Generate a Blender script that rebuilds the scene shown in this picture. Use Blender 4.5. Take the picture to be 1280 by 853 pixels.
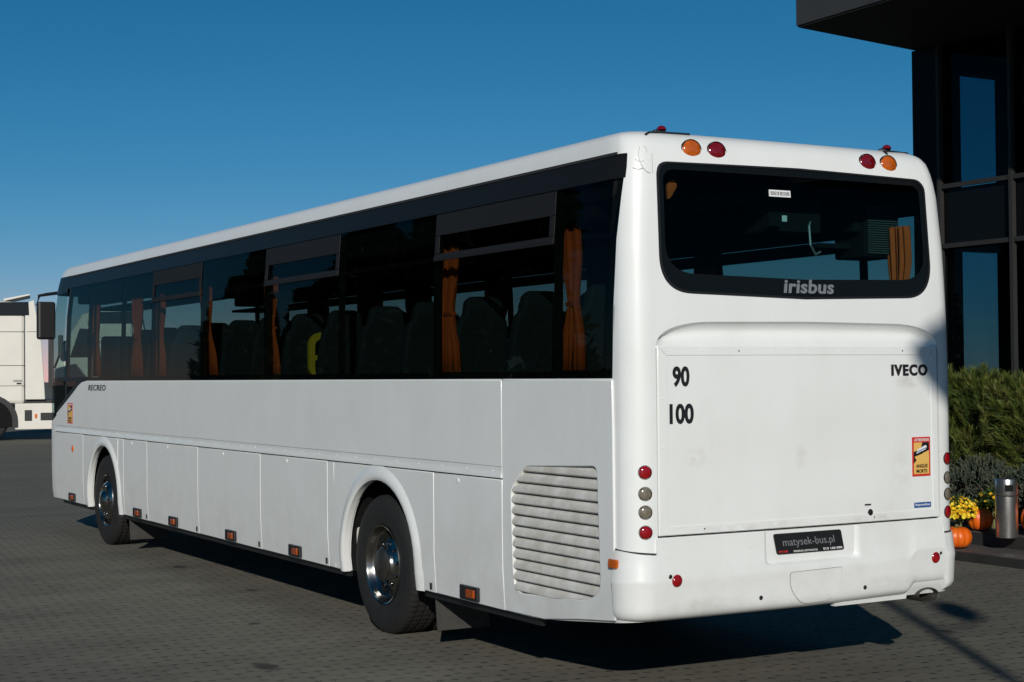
import bpy, bmesh, math, random
from mathutils import Vector, Matrix
random.seed(7)
R = math.radians
scn = bpy.context.scene
COL = scn.collection
for o in list(bpy.data.objects): bpy.data.objects.remove(o)

# ------------------------------------------------------------------ camera
YAW, PIT, ROL = 0.5211, 0.0212, -0.0090
cam_d = bpy.data.cameras.new('camera'); cam = bpy.data.objects.new('camera', cam_d); COL.objects.link(cam)
_f = Vector((math.sin(YAW)*math.cos(PIT), math.cos(YAW)*math.cos(PIT), math.sin(PIT)))
_r = Vector((math.cos(YAW), -math.sin(YAW), 0)); _u = _r.cross(_f)
_r2 = math.cos(ROL)*_r + math.sin(ROL)*_u; _u2 = math.cos(ROL)*_u - math.sin(ROL)*_r
m = Matrix((_r2, _u2, -_f)).transposed().to_4x4(); m.translation = Vector((-5.0434, -7.4281, 1.9271))
cam.matrix_world = m
cam_d.sensor_width = 36; cam_d.lens = 1985.2/1280*36; cam_d.clip_end = 3000; cam_d.clip_start = .1
scn.camera = cam

# ------------------------------------------------------------------ sky, sun, exposure
SUN_TRAVEL = Vector((0.60, 1.025, -0.475)).normalized()
SUN_EL = math.asin(-SUN_TRAVEL.z); SUN_AZ = math.atan2(-SUN_TRAVEL.x, -SUN_TRAVEL.y)
w = bpy.data.worlds.new('World'); scn.world = w; w.use_nodes = True
nt = w.node_tree; bg = nt.nodes['Background']
sky = nt.nodes.new('ShaderNodeTexSky'); sky.sky_type = 'NISHITA'; sky.sun_disc = False
sky.sun_elevation = SUN_EL; sky.sun_rotation = SUN_AZ
sky.altitude = 2000; sky.air_density = 1.0; sky.dust_density = 0.0; sky.ozone_density = 6.0
SKY_STR = 0.08      # the clear autumn sky of the photograph is deep and strongly blue: red falls off faster than green and blue
_sep = nt.nodes.new('ShaderNodeSeparateColor'); _cmb = nt.nodes.new('ShaderNodeCombineColor'); nt.links.new(sky.outputs[0], _sep.inputs[0])
def _wm(op, a, v):
    q = nt.nodes.new('ShaderNodeMath'); q.operation = op; nt.links.new(a, q.inputs[0]); q.inputs[1].default_value = v; return q.outputs[0]
nt.links.new(_wm('MULTIPLY', _wm('POWER', _wm('MULTIPLY', _sep.outputs[0], SKY_STR), 2.2), 2.15/SKY_STR), _cmb.inputs[0])
nt.links.new(_wm('MULTIPLY', _sep.outputs[1], .60), _cmb.inputs[1]); nt.links.new(_wm('MULTIPLY', _sep.outputs[2], .62), _cmb.inputs[2])
nt.links.new(_cmb.outputs[0], bg.inputs[0]); bg.inputs[1].default_value = SKY_STR
sun_d = bpy.data.lights.new('sun', 'SUN'); sun = bpy.data.objects.new('sun', sun_d); COL.objects.link(sun)
sun_d.energy = 3.1; sun_d.angle = R(0.53); sun_d.color = (1, .955, .88)
sun.rotation_euler = SUN_TRAVEL.to_track_quat('-Z', 'Y').to_euler()
sun.location = (-20, -40, 30)
scn.render.engine = 'CYCLES'
scn.view_settings.view_transform = 'Standard'; scn.view_settings.look = 'None'
scn.view_settings.exposure = 0.06; scn.view_settings.gamma = 1.0; scn.view_settings.use_curve_mapping = False
scn.render.resolution_x = 1024; scn.render.resolution_y = 682
scn.cycles.max_bounces = 10; scn.cycles.transparent_max_bounces = 24

# ------------------------------------------------------------------ materials
MAT = {}
def mat(name, col=(.5,.5,.5), rough=.5, metal=0, coat=0, spec=.5, var=0, vscale=3.0, bump=0, bscale=40, vcol=None, trans=0):
    if name in MAT: return MAT[name]
    m = bpy.data.materials.new(name); m.use_nodes = True; MAT[name] = m
    n = m.node_tree.nodes; l = m.node_tree.links; b = n['Principled BSDF']
    b.inputs['Base Color'].default_value = (*col, 1); b.inputs['Roughness'].default_value = rough
    b.inputs['Metallic'].default_value = metal; b.inputs['Coat Weight'].default_value = coat
    b.inputs['Coat Roughness'].default_value = .06; b.inputs['Specular IOR Level'].default_value = spec
    tc = n.new('ShaderNodeTexCoord')
    if var:
        nz = n.new('ShaderNodeTexNoise'); nz.inputs['Scale'].default_value = vscale; nz.inputs['Detail'].default_value = 8
        nz.inputs['Roughness'].default_value = .62
        l.new(tc.outputs['Object'], nz.inputs['Vector'])
        rp = n.new('ShaderNodeValToRGB'); rp.color_ramp.elements[0].position = .32; rp.color_ramp.elements[1].position = .68
        c2 = vcol or tuple(c*(1-var) for c in col)
        rp.color_ramp.elements[0].color = (*c2, 1); rp.color_ramp.elements[1].color = (*col, 1)
        l.new(nz.outputs[0], rp.inputs[0]); l.new(rp.outputs[0], b.inputs['Base Color'])
    if bump:
        n2 = n.new('ShaderNodeTexNoise'); n2.inputs['Scale'].default_value = bscale; n2.inputs['Detail'].default_value = 5
        l.new(tc.outputs['Object'], n2.inputs['Vector'])
        bp = n.new('ShaderNodeBump'); bp.inputs['Strength'].default_value = bump; bp.inputs['Distance'].default_value = .02
        l.new(n2.outputs[0], bp.inputs['Height']); l.new(bp.outputs[0], b.inputs['Normal'])
    return m

def glass(name, tint, refl=.05, rough=.0):
    m = bpy.data.materials.new(name); m.use_nodes = True; MAT[name] = m
    n = m.node_tree.nodes; l = m.node_tree.links; n.remove(n['Principled BSDF']); out = n['Material Output']
    t = n.new('ShaderNodeBsdfTransparent'); t.inputs[0].default_value = (*tint, 1)
    g = n.new('ShaderNodeBsdfGlossy'); g.inputs['Roughness'].default_value = rough
    geo = n.new('ShaderNodeNewGeometry'); dt = n.new('ShaderNodeVectorMath'); dt.operation = 'DOT_PRODUCT'
    l.new(geo.outputs['Normal'], dt.inputs[0]); l.new(geo.outputs['Incoming'], dt.inputs[1])
    def mth(op, a, v):
        q = n.new('ShaderNodeMath'); q.operation = op
        for k, u in enumerate((a, v)):
            if u is None: continue
            if isinstance(u, (int, float)): q.inputs[k].default_value = u
            else: l.new(u, q.inputs[k])
        return q.outputs[0]
    sch = mth('POWER', mth('SUBTRACT', 1.0, mth('ABSOLUTE', dt.outputs['Value'], None)), 5.0)
    fr = mth('ADD', mth('MULTIPLY', sch, .27-refl), refl)      # Schlick reflectance of one glass face
    mx = n.new('ShaderNodeMixShader')
    l.new(fr, mx.inputs[0]); l.new(t.outputs[0], mx.inputs[1]); l.new(g.outputs[0], mx.inputs[2])
    l.new(mx.outputs[0], out.inputs[0]); return m

def paint_material():
    """white bus paint: road film towards the sills, faint grime blotches and vertical run marks"""
    m = bpy.data.materials.new('white_paint'); m.use_nodes = True; MAT['white_paint'] = m
    n = m.node_tree.nodes; l = m.node_tree.links; b = n['Principled BSDF']
    b.inputs['Roughness'].default_value = .38; b.inputs['Coat Weight'].default_value = .35; b.inputs['Coat Roughness'].default_value = .12
    geo = n.new('ShaderNodeNewGeometry'); sep = n.new('ShaderNodeSeparateXYZ'); l.new(geo.outputs['Position'], sep.inputs[0])
    def noise(scale, detail, vec=None, stretch=None):
        nz = n.new('ShaderNodeTexNoise'); nz.inputs['Scale'].default_value = scale; nz.inputs['Detail'].default_value = detail
        if stretch:
            mp = n.new('ShaderNodeMapping'); mp.inputs['Scale'].default_value = stretch
            l.new(geo.outputs['Position'], mp.inputs[0]); l.new(mp.outputs[0], nz.inputs['Vector'])
        else: l.new(geo.outputs['Position'], nz.inputs['Vector'])
        return nz.outputs[0]
    def ramp(src, p0, p1, c0=0, c1=1):
        r = n.new('ShaderNodeMapRange'); r.inputs[1].default_value = p0; r.inputs[2].default_value = p1
        r.inputs[3].default_value = c0; r.inputs[4].default_value = c1; l.new(src, r.inputs[0]); return r.outputs[0]
    def mul(a, bb):
        q = n.new('ShaderNodeMath'); q.operation = 'MULTIPLY'
        l.new(a, q.inputs[0]); (l.new(bb, q.inputs[1]) if not isinstance(bb, float) else setattr(q.inputs[1], 'default_value', bb)); return q.outputs[0]
    def add(a, bb):
        q = n.new('ShaderNodeMath'); q.operation = 'ADD'; l.new(a, q.inputs[0]); l.new(bb, q.inputs[1]); q.use_clamp = True; return q.outputs[0]
    blot = ramp(noise(1.7, 9), .42, .72, 0, .12)
    runs = ramp(noise(2.0, 6, stretch=(3, 3, .5)), .5, .75, 0, .05)
    film = mul(ramp(sep.outputs[2], .45, 1.2, 1, 0), ramp(noise(5, 8), .35, .7, .05, .30))
    spk = ramp(noise(55, 3), .68, .74, 0, .22)
    fac = add(add(blot, runs), add(film, spk))
    def smudge(x, z, rx, rz, k):      # hand and soot marks on the engine lid and tail
        def sc(o, c, r):
            a = n.new('ShaderNodeMath'); a.operation = 'SUBTRACT'; l.new(o, a.inputs[0]); a.inputs[1].default_value = c
            d = n.new('ShaderNodeMath'); d.operation = 'DIVIDE'; l.new(a.outputs[0], d.inputs[0]); d.inputs[1].default_value = r; return mul(d.outputs[0], d.outputs[0])
        a = n.new('ShaderNodeMath'); a.operation = 'ADD'; l.new(sc(sep.outputs[0], x, rx), a.inputs[0]); l.new(sc(sep.outputs[2], z, rz), a.inputs[1])
        return mul(mul(ramp(a.outputs[0], 1, 0), ramp(noise(14, 6), .35, .65)), ramp(sep.outputs[1], .3, .2, 0, k))
    for q in ((2.12, 1.86, .16, .05, .5), (.44, 1.44, .09, .07, .4), (1.22, 1.42, .05, .09, .35), (.85, 1.02, .5, .03, .35), (1.75, 1.02, .4, .03, .35), (2.02, 1.33, .12, .2, .2), (1.9, .62, .3, .05, .3), (.5, .58, .3, .06, .3)): fac = add(fac, smudge(*q))
    mx = n.new('ShaderNodeMix'); mx.data_type = 'RGBA'
    mx.inputs['A'].default_value = (.83, .845, .825, 1); mx.inputs['B'].default_value = (.46, .44, .39, 1)
    l.new(fac, mx.inputs['Factor']); l.new(mx.outputs['Result'], b.inputs['Base Color'])
    l.new(ramp(fac, 0, .5, .33, .6), b.inputs['Roughness'])
    bp = n.new('ShaderNodeBump'); bp.inputs['Strength'].default_value = .12; bp.inputs['Distance'].default_value = .02
    l.new(noise(2.6, 2), bp.inputs['Height']); l.new(bp.outputs[0], b.inputs['Normal'])
    return m

WHITE = paint_material()
INTER = mat('interior_grey', (.10,.11,.11), .7)
BLACK = mat('black_plastic', (.012,.012,.013), .45)
MATTE = mat('matt_black', (.008,.008,.008), .9, spec=.2)
FASC = mat('gloss_black_fascia', (.011,.0115,.012), .35, spec=.10)
FRIT = mat('glass_border_black', (.006,.008,.009), .10, spec=.10)
HOPF = mat('hopper_frame_grey', (.016,.0152,.015), .55, spec=.15)
RUB = mat('tyre_rubber', (.013,.0125,.012), .75, var=.4, vscale=14, bump=.25, bscale=90)
CHROME = mat('chrome', (.36,.35,.33), .18, metal=1, var=.35, vscale=6, bump=.05, bscale=12)
STEEL = mat('dark_steel', (.10,.095,.085), .45, metal=.7, var=.5, vscale=9)
RED = mat('red_lens', (.36,.004,.008), .12, coat=1, var=.4, vscale=45)
AMB = mat('amber_lens', (.75,.15,.008), .14, coat=1)
AMBK = mat('amber_lens_dull', (.42,.075,.006), .2, coat=.6, var=.5, vscale=50)
AMBD = mat('amber_lens_dark', (.62,.12,.006), .12, coat=1, var=.35, vscale=30)
REDD = mat('red_lens_dark', (.22,.004,.008), .12, coat=1, var=.4, vscale=30)
CLEAR = mat('grey_lens', (.24,.21,.155), .16, coat=1, var=.5, vscale=60)
CURT = mat('orange_curtain', (.66,.10,.010), .85, var=.2, vscale=12)
SEATM = mat('seat_fabric', (.022,.032,.034), .9, var=.35, vscale=20)
YEL = mat('yellow_plastic', (.75,.50,.03), .5)
INK = mat('black_lettering', (.012,.012,.014), .45)
SILV = mat('silver_lettering', (.42,.43,.45), .35, metal=.6)
STRED = mat('sticker_red', (.62,.035,.025), .45)
STYEL = mat('sticker_yellow', (.80,.48,.12), .45)
STWHI = mat('sticker_white', (.8,.8,.8), .45)
STBLU = mat('sticker_blue', (.03,.10,.30), .45)
LOUV = mat('louvre_white', (.72,.71,.67), .55, var=.18, vscale=7, vcol=(.52,.49,.43))
SEAM = mat('seam_dark', (.02,.02,.02), .8)
FLAPR = mat('mud_flap_rubber', (.055,.052,.046), .85, var=.4, vscale=8)
WELL = mat('wheel_well_coating', (.62,.60,.55), .8, var=.5, vscale=6)
GL_SIDE = glass('side_glass_tint', (.51,.575,.565), .010)
GL_REAR = glass('rear_glass_tint', (.62,.77,.77), .006)
GL_FRONT = glass('windscreen_tint', (.55,.66,.64), .012)
GL_BLDG = glass('building_glass_tint', (.42,.58,.62), .010)

# ------------------------------------------------------------------ mesh helper
class MB:
    def __init__(s): s.v = []; s.f = []; s.m = []; s.mats = []
    def mi(s, m):
        if m not in s.mats: s.mats.append(m)
        return s.mats.index(m)
    def add(s, vs, fs, m):
        b = len(s.v); s.v += [tuple(p) for p in vs]; i = s.mi(m)
        for f in fs: s.f.append([b+k for k in f]); s.m.append(i)
        return s
    def box(s, c, d, m, rot=None):
        x, y, z = [q/2 for q in d]; vs = [Vector((i, j, k)) for i in (-x, x) for j in (-y, y) for k in (-z, z)]
        if rot is not None: vs = [rot @ q for q in vs]
        vs = [q+Vector(c) for q in vs]
        return s.add(vs, [(0,1,3,2),(4,6,7,5),(0,4,5,1),(2,3,7,6),(0,2,6,4),(1,5,7,3)], m)
    def prism(s, poly, axis, a, b, m):
        n = len(poly)
        def P(q, t): return {'x': (t, q[0], q[1]), 'y': (q[0], t, q[1]), 'z': (q[0], q[1], t)}[axis]
        vs = [P(q, a) for q in poly]+[P(q, b) for q in poly]
        fs = [tuple(range(n)), tuple(range(2*n-1, n-1, -1))]+[(i, n+i, n+(i+1) % n, (i+1) % n) for i in range(n)]
        return s.add(vs, fs, m)
    def lathe(s, prof, m, n=48, axis='z', c=(0,0,0), mod=None, closed=False):
        vs = []; fs = []; k = len(prof)
        for i in range(n):
            a = 2*math.pi*i/n
            for j, (r, h) in enumerate(prof):
                rr = r + (mod(i, j) if mod else 0)
                p = (rr*math.cos(a), rr*math.sin(a), h)
                if axis == 'x': p = (p[2], p[0], p[1])
                if axis == 'y': p = (p[0], p[2], p[1])
                vs.append((p[0]+c[0], p[1]+c[1], p[2]+c[2]))
        for i in range(n):
            for j in range(k-1 if not closed else k):
                j2 = (j+1) % k
                fs.append((i*k+j, ((i+1) % n)*k+j, ((i+1) % n)*k+j2, i*k+j2))
        return s.add(vs, fs, m)
    def tube(s, pts, r, m, n=10, caps=True):
        pts = [Vector(p) for p in pts]; vs = []; fs = []
        rs = r if isinstance(r, (list, tuple)) else [r]*len(pts)
        for i, p in enumerate(pts):
            t = (pts[min(i+1, len(pts)-1)]-pts[max(i-1, 0)]).normalized()
            up = Vector((0, 0, 1)) if abs(t.z) < .9 else Vector((1, 0, 0))
            a = t.cross(up).normalized(); b = a.cross(t)
            for k in range(n):
                q = 2*math.pi*k/n; vs.append(p+(a*math.cos(q)+b*math.sin(q))*rs[i])
        for i in range(len(pts)-1):
            for k in range(n): fs.append((i*n+k, i*n+(k+1) % n, (i+1)*n+(k+1) % n, (i+1)*n+k))
        if caps: fs += [tuple(range(n-1, -1, -1)), tuple((len(pts)-1)*n+k for k in range(n))]
        return s.add(vs, fs, m)
    def dome(s, c, r, h, m, axis='-y', n=20, k=5, sx=1.0):
        """shallow lens dome"""
        vs = []; fs = []
        for j in range(k+1):
            a = math.pi/2*j/k; rr = r*math.cos(a); hh = h*math.sin(a)
            for i in range(n):
                t = 2*math.pi*i/n; u, v = rr*math.cos(t)*sx, rr*math.sin(t)
                p = {'-y': (u, -hh, v), '-x': (-hh, u, v), 'z': (u, v, hh)}[axis]
                vs.append((p[0]+c[0], p[1]+c[1], p[2]+c[2]))
        for j in range(k):
            for i in range(n): fs.append((j*n+i, j*n+(i+1) % n, (j+1)*n+(i+1) % n, (j+1)*n+i))
        return s.add(vs, fs, m)
    def map(s, fn): s.v = [tuple(fn(*p)) for p in s.v]; return s
    def mesh(s, name):
        me = bpy.data.meshes.new(name); me.from_pydata(s.v, [], s.f)
        for m in s.mats: me.materials.append(m)
        for i, p in enumerate(me.polygons): p.material_index = s.m[i]
        bm = bmesh.new(); bm.from_mesh(me); bmesh.ops.recalc_face_normals(bm, faces=bm.faces); bm.to_mesh(me); bm.free()
        return me

def place(name, me, parent=None, smooth=None, bevel=0, inv=None):
    o = bpy.data.objects.new(name, me); COL.objects.link(o)
    if smooth is not None:
        me.shade_smooth(); me.set_sharp_from_angle(angle=R(smooth))
    if bevel:
        b = o.modifiers.new('bevel', 'BEVEL'); b.width = bevel; b.segments = 2; b.limit_method = 'ANGLE'; b.angle_limit = R(40)
    if parent is not None:
        o.parent = parent
        if parent.type == 'EMPTY' and inv is None: o.matrix_parent_inverse = Matrix.Translation(-parent.location)
    return o
def build(name, mb, parent=None, smooth=None, bevel=0, inv=None): return place(name, mb.mesh(name), parent, smooth, bevel, inv)
def tag(o, label=None, cat=None, group=None, kind=None):
    if label: o['label'] = label
    if cat: o['category'] = cat
    if group: o['group'] = group
    if kind: o['kind'] = kind
    return o
def empty(name, loc=(0,0,0), rz=0):
    o = bpy.data.objects.new(name, None); COL.objects.link(o); o.location = loc; o.rotation_euler = (0,0,rz); o.empty_display_size = .2
    return o
def kids(o): return [c for c in bpy.data.objects if c.parent == o]
def copy_tree(o, parent=None):
    c = o.copy(); COL.objects.link(c)
    if parent: c.parent = parent
    for ch in kids(o): copy_tree(ch, c)
    return c
def lerp_tab(tab, z):
    if z <= tab[0][0]: return tab[0][1]
    for (a, b), (c, d) in zip(tab, tab[1:]):
        if z <= c:
            t = (z-a)/(c-a); return b+(d-b)*t
    return tab[-1][1]

def text_mb(s, mat_, thick=.003, bold=0.0, shear=0.0, space=1.0):
    """text as mesh, normalised to width 1 x height 1 (x right, y up, z out)"""
    cu = bpy.data.curves.new('txt', 'FONT'); cu.body = s; cu.extrude = .02; cu.offset = bold; cu.shear = shear; cu.resolution_u = 4; cu.space_character = space
    o = bpy.data.objects.new('txt', cu); COL.objects.link(o)
    dg = bpy.context.evaluated_depsgraph_get(); me = bpy.data.meshes.new_from_object(o.evaluated_get(dg))
    vs = [v.co.copy() for v in me.vertices]; fs = [tuple(p.vertices) for p in me.polygons]
    bpy.data.objects.remove(o); bpy.data.curves.remove(cu); bpy.data.meshes.remove(me)
    x0 = min(v.x for v in vs); x1 = max(v.x for v in vs); y0 = min(v.y for v in vs); y1 = max(v.y for v in vs)
    mb = MB(); mb.add([((v.x-x0)/(x1-x0), (v.y-y0)/(y1-y0), thick if v.z > 0 else 0) for v in vs], fs, mat_); return mb

# ------------------------------------------------------------------ coach body surface
W, YF, RR = 2.55, 13.72, .15
XI = [(.41,.015),(.55,0),(1.9,0),(2.3,.004),(2.7,.014),(3.05,.040),(3.2,.062),(3.27,.076),(3.31,.095),(3.335,.125),(3.352,.175),(3.363,.25),(3.374,.6)]
YR = [(.41,.04),(.52,.0),(1.0,0),(2.0,0),(2.6,.018),(3.1,.05),(3.22,.080),(3.28,.108),(3.32,.150),(3.345,.205),(3.36,.29),(3.37,.42),(3.374,.6)]
FR = [(.41,-.03),(.7,0),(1.4,0),(2.0,-.01),(2.7,-.09),(3.1,-.20),(3.26,-.28),(3.335,-.42),(3.36,-.65),(3.374,-1.1)]
S_END = RR-RR*math.pi/2
def outline(s):
    """plan outline round the rear: s = x on the flat rear, running on round both corners and forward along the sides"""
    flip = s > W/2
    if flip: s = W-s
    if s >= RR: x, y, nx, ny = s, 0., 0., -1.
    elif s >= S_END:
        a = (RR-s)/RR; x = RR-RR*math.sin(a); y = RR-RR*math.cos(a); nx, ny = -math.sin(a), -math.cos(a)
    else: x, y, nx, ny = 0., RR+(S_END-s), -1., 0.
    y += .03*((x-W/2)/(W/2))**2
    if flip: x, nx = W-x, -nx
    return x, y, nx, ny
def pos(x0, y0, nx, ny, z, off=0):
    xi = lerp_tab(XI, z); yr = lerp_tab(YR, z); fr = lerp_tab(FR, z)
    x = W/2+(x0-W/2)*(1-xi/(W/2)); y = y0+yr*max(0, 1-y0/.9)+fr*min(1, max(0, (y0-11.9)/1.4))
    return Vector((x+nx*off, y+ny*off, z))
def M(s, z, off=0): return pos(*outline(s), z, off)
def MX(x, z, off=0):
    """like M, but x is the true x on the tapering upper rear"""
    k = 1-lerp_tab(XI, z)/(W/2); return M(W/2+(x-W/2)/k, z, off)
def densify(poly, step=.06):
    out = []
    for a, b in zip(poly, poly[1:]+poly[:1]):
        k = max(1, int(math.hypot(b[0]-a[0], b[1]-a[1])/step))
        out += [(a[0]+(b[0]-a[0])*i/k, a[1]+(b[1]-a[1])*i/k) for i in range(k)]
    return out
def s_of_y(y): return S_END-(y-.03-RR)          # along the left side
def L(y, z, off=0): return M(s_of_y(y), z, off)    # left side
def RT(y, z, off=0): return M(W-s_of_y(y), z, off)   # right side

def patch(poly, fn, o1, o0, m, nx=0.0, nz=0.0, mback=None, mb=None):
    """plate following the body: outline poly in surface coordinates (a,z), front at offset o1, back at o0"""
    bm = bmesh.new(); vs = [bm.verts.new((p[0], 0, p[1])) for p in poly]; bm.faces.new(vs)
    def cuts(step, idx, no):
        lo = min(p[idx] for p in poly); hi = max(p[idx] for p in poly); k = int((hi-lo)/step)
        for i in range(1, k+1):
            t = lo+(hi-lo)*i/(k+1); co = [0,0,0]; co[idx*2] = t
            bmesh.ops.bisect_plane(bm, geom=bm.verts[:]+bm.edges[:]+bm.faces[:], plane_co=co, plane_no=no)
    if nx: cuts(nx, 0, (1,0,0))
    if nz: cuts(nz, 1, (0,0,1))
    bm.verts.ensure_lookup_table(); n = len(bm.verts)
    F = [(v.co.x, v.co.z) for v in bm.verts]; fs = [[v.index for v in f.verts] for f in bm.faces]; bm.verts.index_update()
    fs = [[v.index for v in f.verts] for f in bm.faces]
    be = [(e.verts[0].index, e.verts[1].index) for e in bm.edges if len(e.link_faces) == 1]
    g1 = o1 if callable(o1) else (lambda a, z: o1); g0 = o0 if callable(o0) else (lambda a, z: o0)
    V = [fn(a, z, g1(a, z)) for a, z in F]+[fn(a, z, g0(a, z)) for a, z in F]
    fs2 = fs+[[n+i for i in reversed(f)] for f in fs]+[(a, b, n+b, n+a) for a, b in be]
    bm.free(); mb = mb or MB(); mb.add(V, fs2, m); return mb
def rrect(x0, x1, z0, z1, r, n=5):
    out = []
    for cx, cz, a0 in ((x1-r, z1-r, 0), (x0+r, z1-r, 90), (x0+r, z0+r, 180), (x1-r, z0+r, 270)):
        for i in range(n+1):
            a = R(a0+90*i/n); out.append((cx+r*math.cos(a), cz+r*math.sin(a)))
    return out
def round_poly(pts, rad, n=6):
    out = []; k = len(pts)
    for i in range(k):
        p = Vector(pts[i]); a = Vector(pts[i-1]); b = Vector(pts[(i+1) % k]); r = rad[i] if isinstance(rad, (list, tuple)) else rad
        if r <= 0: out.append(tuple(p)); continue
        u = (a-p).normalized(); v = (b-p).normalized(); p0 = p+u*r; p1 = p+v*r
        for j in range(n+1):
            t = j/n; out.append(tuple(p0*(1-t)**2+p*2*t*(1-t)+p1*t*t))
    return out

# ------------------------------------------------------------------ THE COACH
bus = empty('coach_bus', (1.275, 6.8, 0))
tag(bus, 'long white single-deck coach parked with its rear and louvred left flank towards us', 'bus')

def ring_base():
    b = []
    for y in (.27,.4,.6,.85,1.15,2,3.5,5,6.5,8,9.5,11,11.9,12.3,12.7,13.0): b.append(outline(s_of_y(y)))
    rf = .42
    for i in range(9):
        a = R(90*i/8); b.append((rf-rf*math.cos(a), YF-rf-.06+rf*math.sin(a), -math.cos(a), math.sin(a)))
    for x in (.8, 1.275, 1.75): b.append((x, YF-.06+.06*(1-((x-1.275)/.9)**2), 0, 1))
    k = len(b)
    for i in range(8, -1, -1):
        a = R(90*i/8); b.append((W-rf+rf*math.cos(a), YF-rf-.06+rf*math.sin(a), math.cos(a), math.sin(a)))
    for y in (13.0,12.7,12.3,11.9,11,9.5,8,6.5,5,3.5,2,1.15,.85,.6,.4,.27): b.append(outline(W-s_of_y(y)))
    for i in range(1, 9): b.append(outline(W-S_END-(RR*math.pi/2)*i/8))
    for i in range(1, 10): b.append(outline(W-RR-(W-2*RR)*i/10))
    for i in range(8): b.append(outline(RR-(RR*math.pi/2)*i/8))
    return b
RB = ring_base(); NR = len(RB)
ZL = [.41,.46,.52,.8,1.1,1.4,1.7,1.9,2.1,2.3,2.5,2.7,2.9,3.05,3.14,3.2,3.24,3.27,3.295,3.31,3.323,3.335,3.344,3.352,3.358,3.363,3.368,3.374]
def lift(p):
    # the skirt rises towards the tail
    if p.z < .8 and p.y < 1.05:
        t = (1.05-p.y)/1.05; p.z += .11*min(1, t)*(1-(p.z-.41)/.39)
    return p
shell = MB(); vs = []
for z in ZL: vs += [lift(pos(*b, z)) for b in RB]
no = len(ZL)
ZI = [z for z in ZL if z < 3.3]; ZI[0] = .41
for z in ZI: vs += [lift(pos(*b, z, -.045)) for b in RB]
ni = len(ZI); fo = []; fi = []
for k in range(no-1):
    for i in range(NR): fo.append((k*NR+i, (k+1)*NR+i, (k+1)*NR+(i+1) % NR, k*NR+(i+1) % NR))
fo.append(tuple((no-1)*NR+i for i in range(NR)))
o0 = no*NR
for k in range(ni-1):
    for i in range(NR): fi.append((o0+k*NR+i, o0+k*NR+(i+1) % NR, o0+(k+1)*NR+(i+1) % NR, o0+(k+1)*NR+i))
fi.append(tuple(o0+(ni-1)*NR+i for i in range(NR-1, -1, -1)))
for i in range(NR): fo.append((i, (i+1) % NR, o0+(i+1) % NR, o0+i))
shell.add(vs, fo, WHITE); shell.f += fi; shell.m += [shell.mi(INTER)]*len(fi)
body = build('body', shell)
# openings
RWIN = round_poly([(.238,3.146),(.226,2.402),(1.275,2.376),(2.324,2.402),(2.312,3.146),(1.275,3.160)], [.09,.22,0,.22,.09,0], 14)
RWIN_D = densify(RWIN)
_cr = [(.178+.40*(1-math.cos(R(a)))**1.15, 2.055+.170*math.sin(R(a))**.85) for a in range(0, 91, 9)]
LPOLY = [(.178,.988),(2.372,.988)]+[(W-x, z) for x, z in _cr]+[(1.275,2.231)]+_cr[::-1]
AY, FY = 3.37, 10.83      # wheel arch centres
def arch_poly(yc, r, zb, zc=.53, n=20):
    return [(yc-r, zb)]+[(yc-r*math.cos(math.pi*i/n), zc+r*math.sin(math.pi*i/n)) for i in range(n+1)]+[(yc+r, zb)]
LOUV_POLY = round_poly([(1.19,1.352),(.365,1.388),(.335,.66),(.50,.595),(1.27,.548),(1.345,.585),(1.372,1.20)], [.05,.05,.08,.08,.035,.03,.06])
SIDE_CUT = [(.205,1.9),(.195,2.3),(.165,2.8),(.150,3.06),(.160,3.2),(12.6,3.2),(12.6,1.62),(11.75,1.9)]
cut = []
def cutter(mb): o = build('cutter', mb); o.data.materials.clear(); [o.data.materials.append(q) for q in (WHITE, INTER)]; cut.append(o)
cutter(MB().prism(SIDE_CUT, 'x', -.5, .19, WHITE)); cutter(MB().prism(SIDE_CUT, 'x', W-.19, W+.5, WHITE))
cutter(MB().prism([(12.55,3.12),(15,3.12),(15,1.35),(13.35,1.35),(12.55,1.637)], 'x', -1, 4, WHITE))
cutter(MB().prism(RWIN, 'y', -.6, .34, WHITE)); cutter(MB().prism(LPOLY, 'y', -.6, .19, WHITE))
for yc in (AY, FY):
    cutter(MB().prism(arch_poly(yc, .63, 0), 'x', -.5, .7, WHITE)); cutter(MB().prism(arch_poly(yc, .63, 0), 'x', W-.7, W+.5, WHITE))
cutter(MB().prism(LOUV_POLY, 'x', -.5, .3, WHITE))
for c in cut:
    md = body.modifiers.new('b', 'BOOLEAN'); md.operation = 'DIFFERENCE'; md.object = c; md.solver = 'EXACT'
dg = bpy.context.evaluated_depsgraph_get(); me = bpy.data.meshes.new_from_object(body.evaluated_get(dg))
body.modifiers.clear(); old = body.data; body.data = me; bpy.data.meshes.remove(old); me.name = 'body'
for c in cut: bpy.data.objects.remove(c)
me.shade_smooth(); me.set_sharp_from_angle(angle=R(28))
body.parent = bus; body.matrix_parent_inverse = Matrix.Translation(-bus.location)

def bp(name, mb, parent=bus, smooth=None, bevel=0): return build(name, mb, parent, smooth, bevel)

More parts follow.
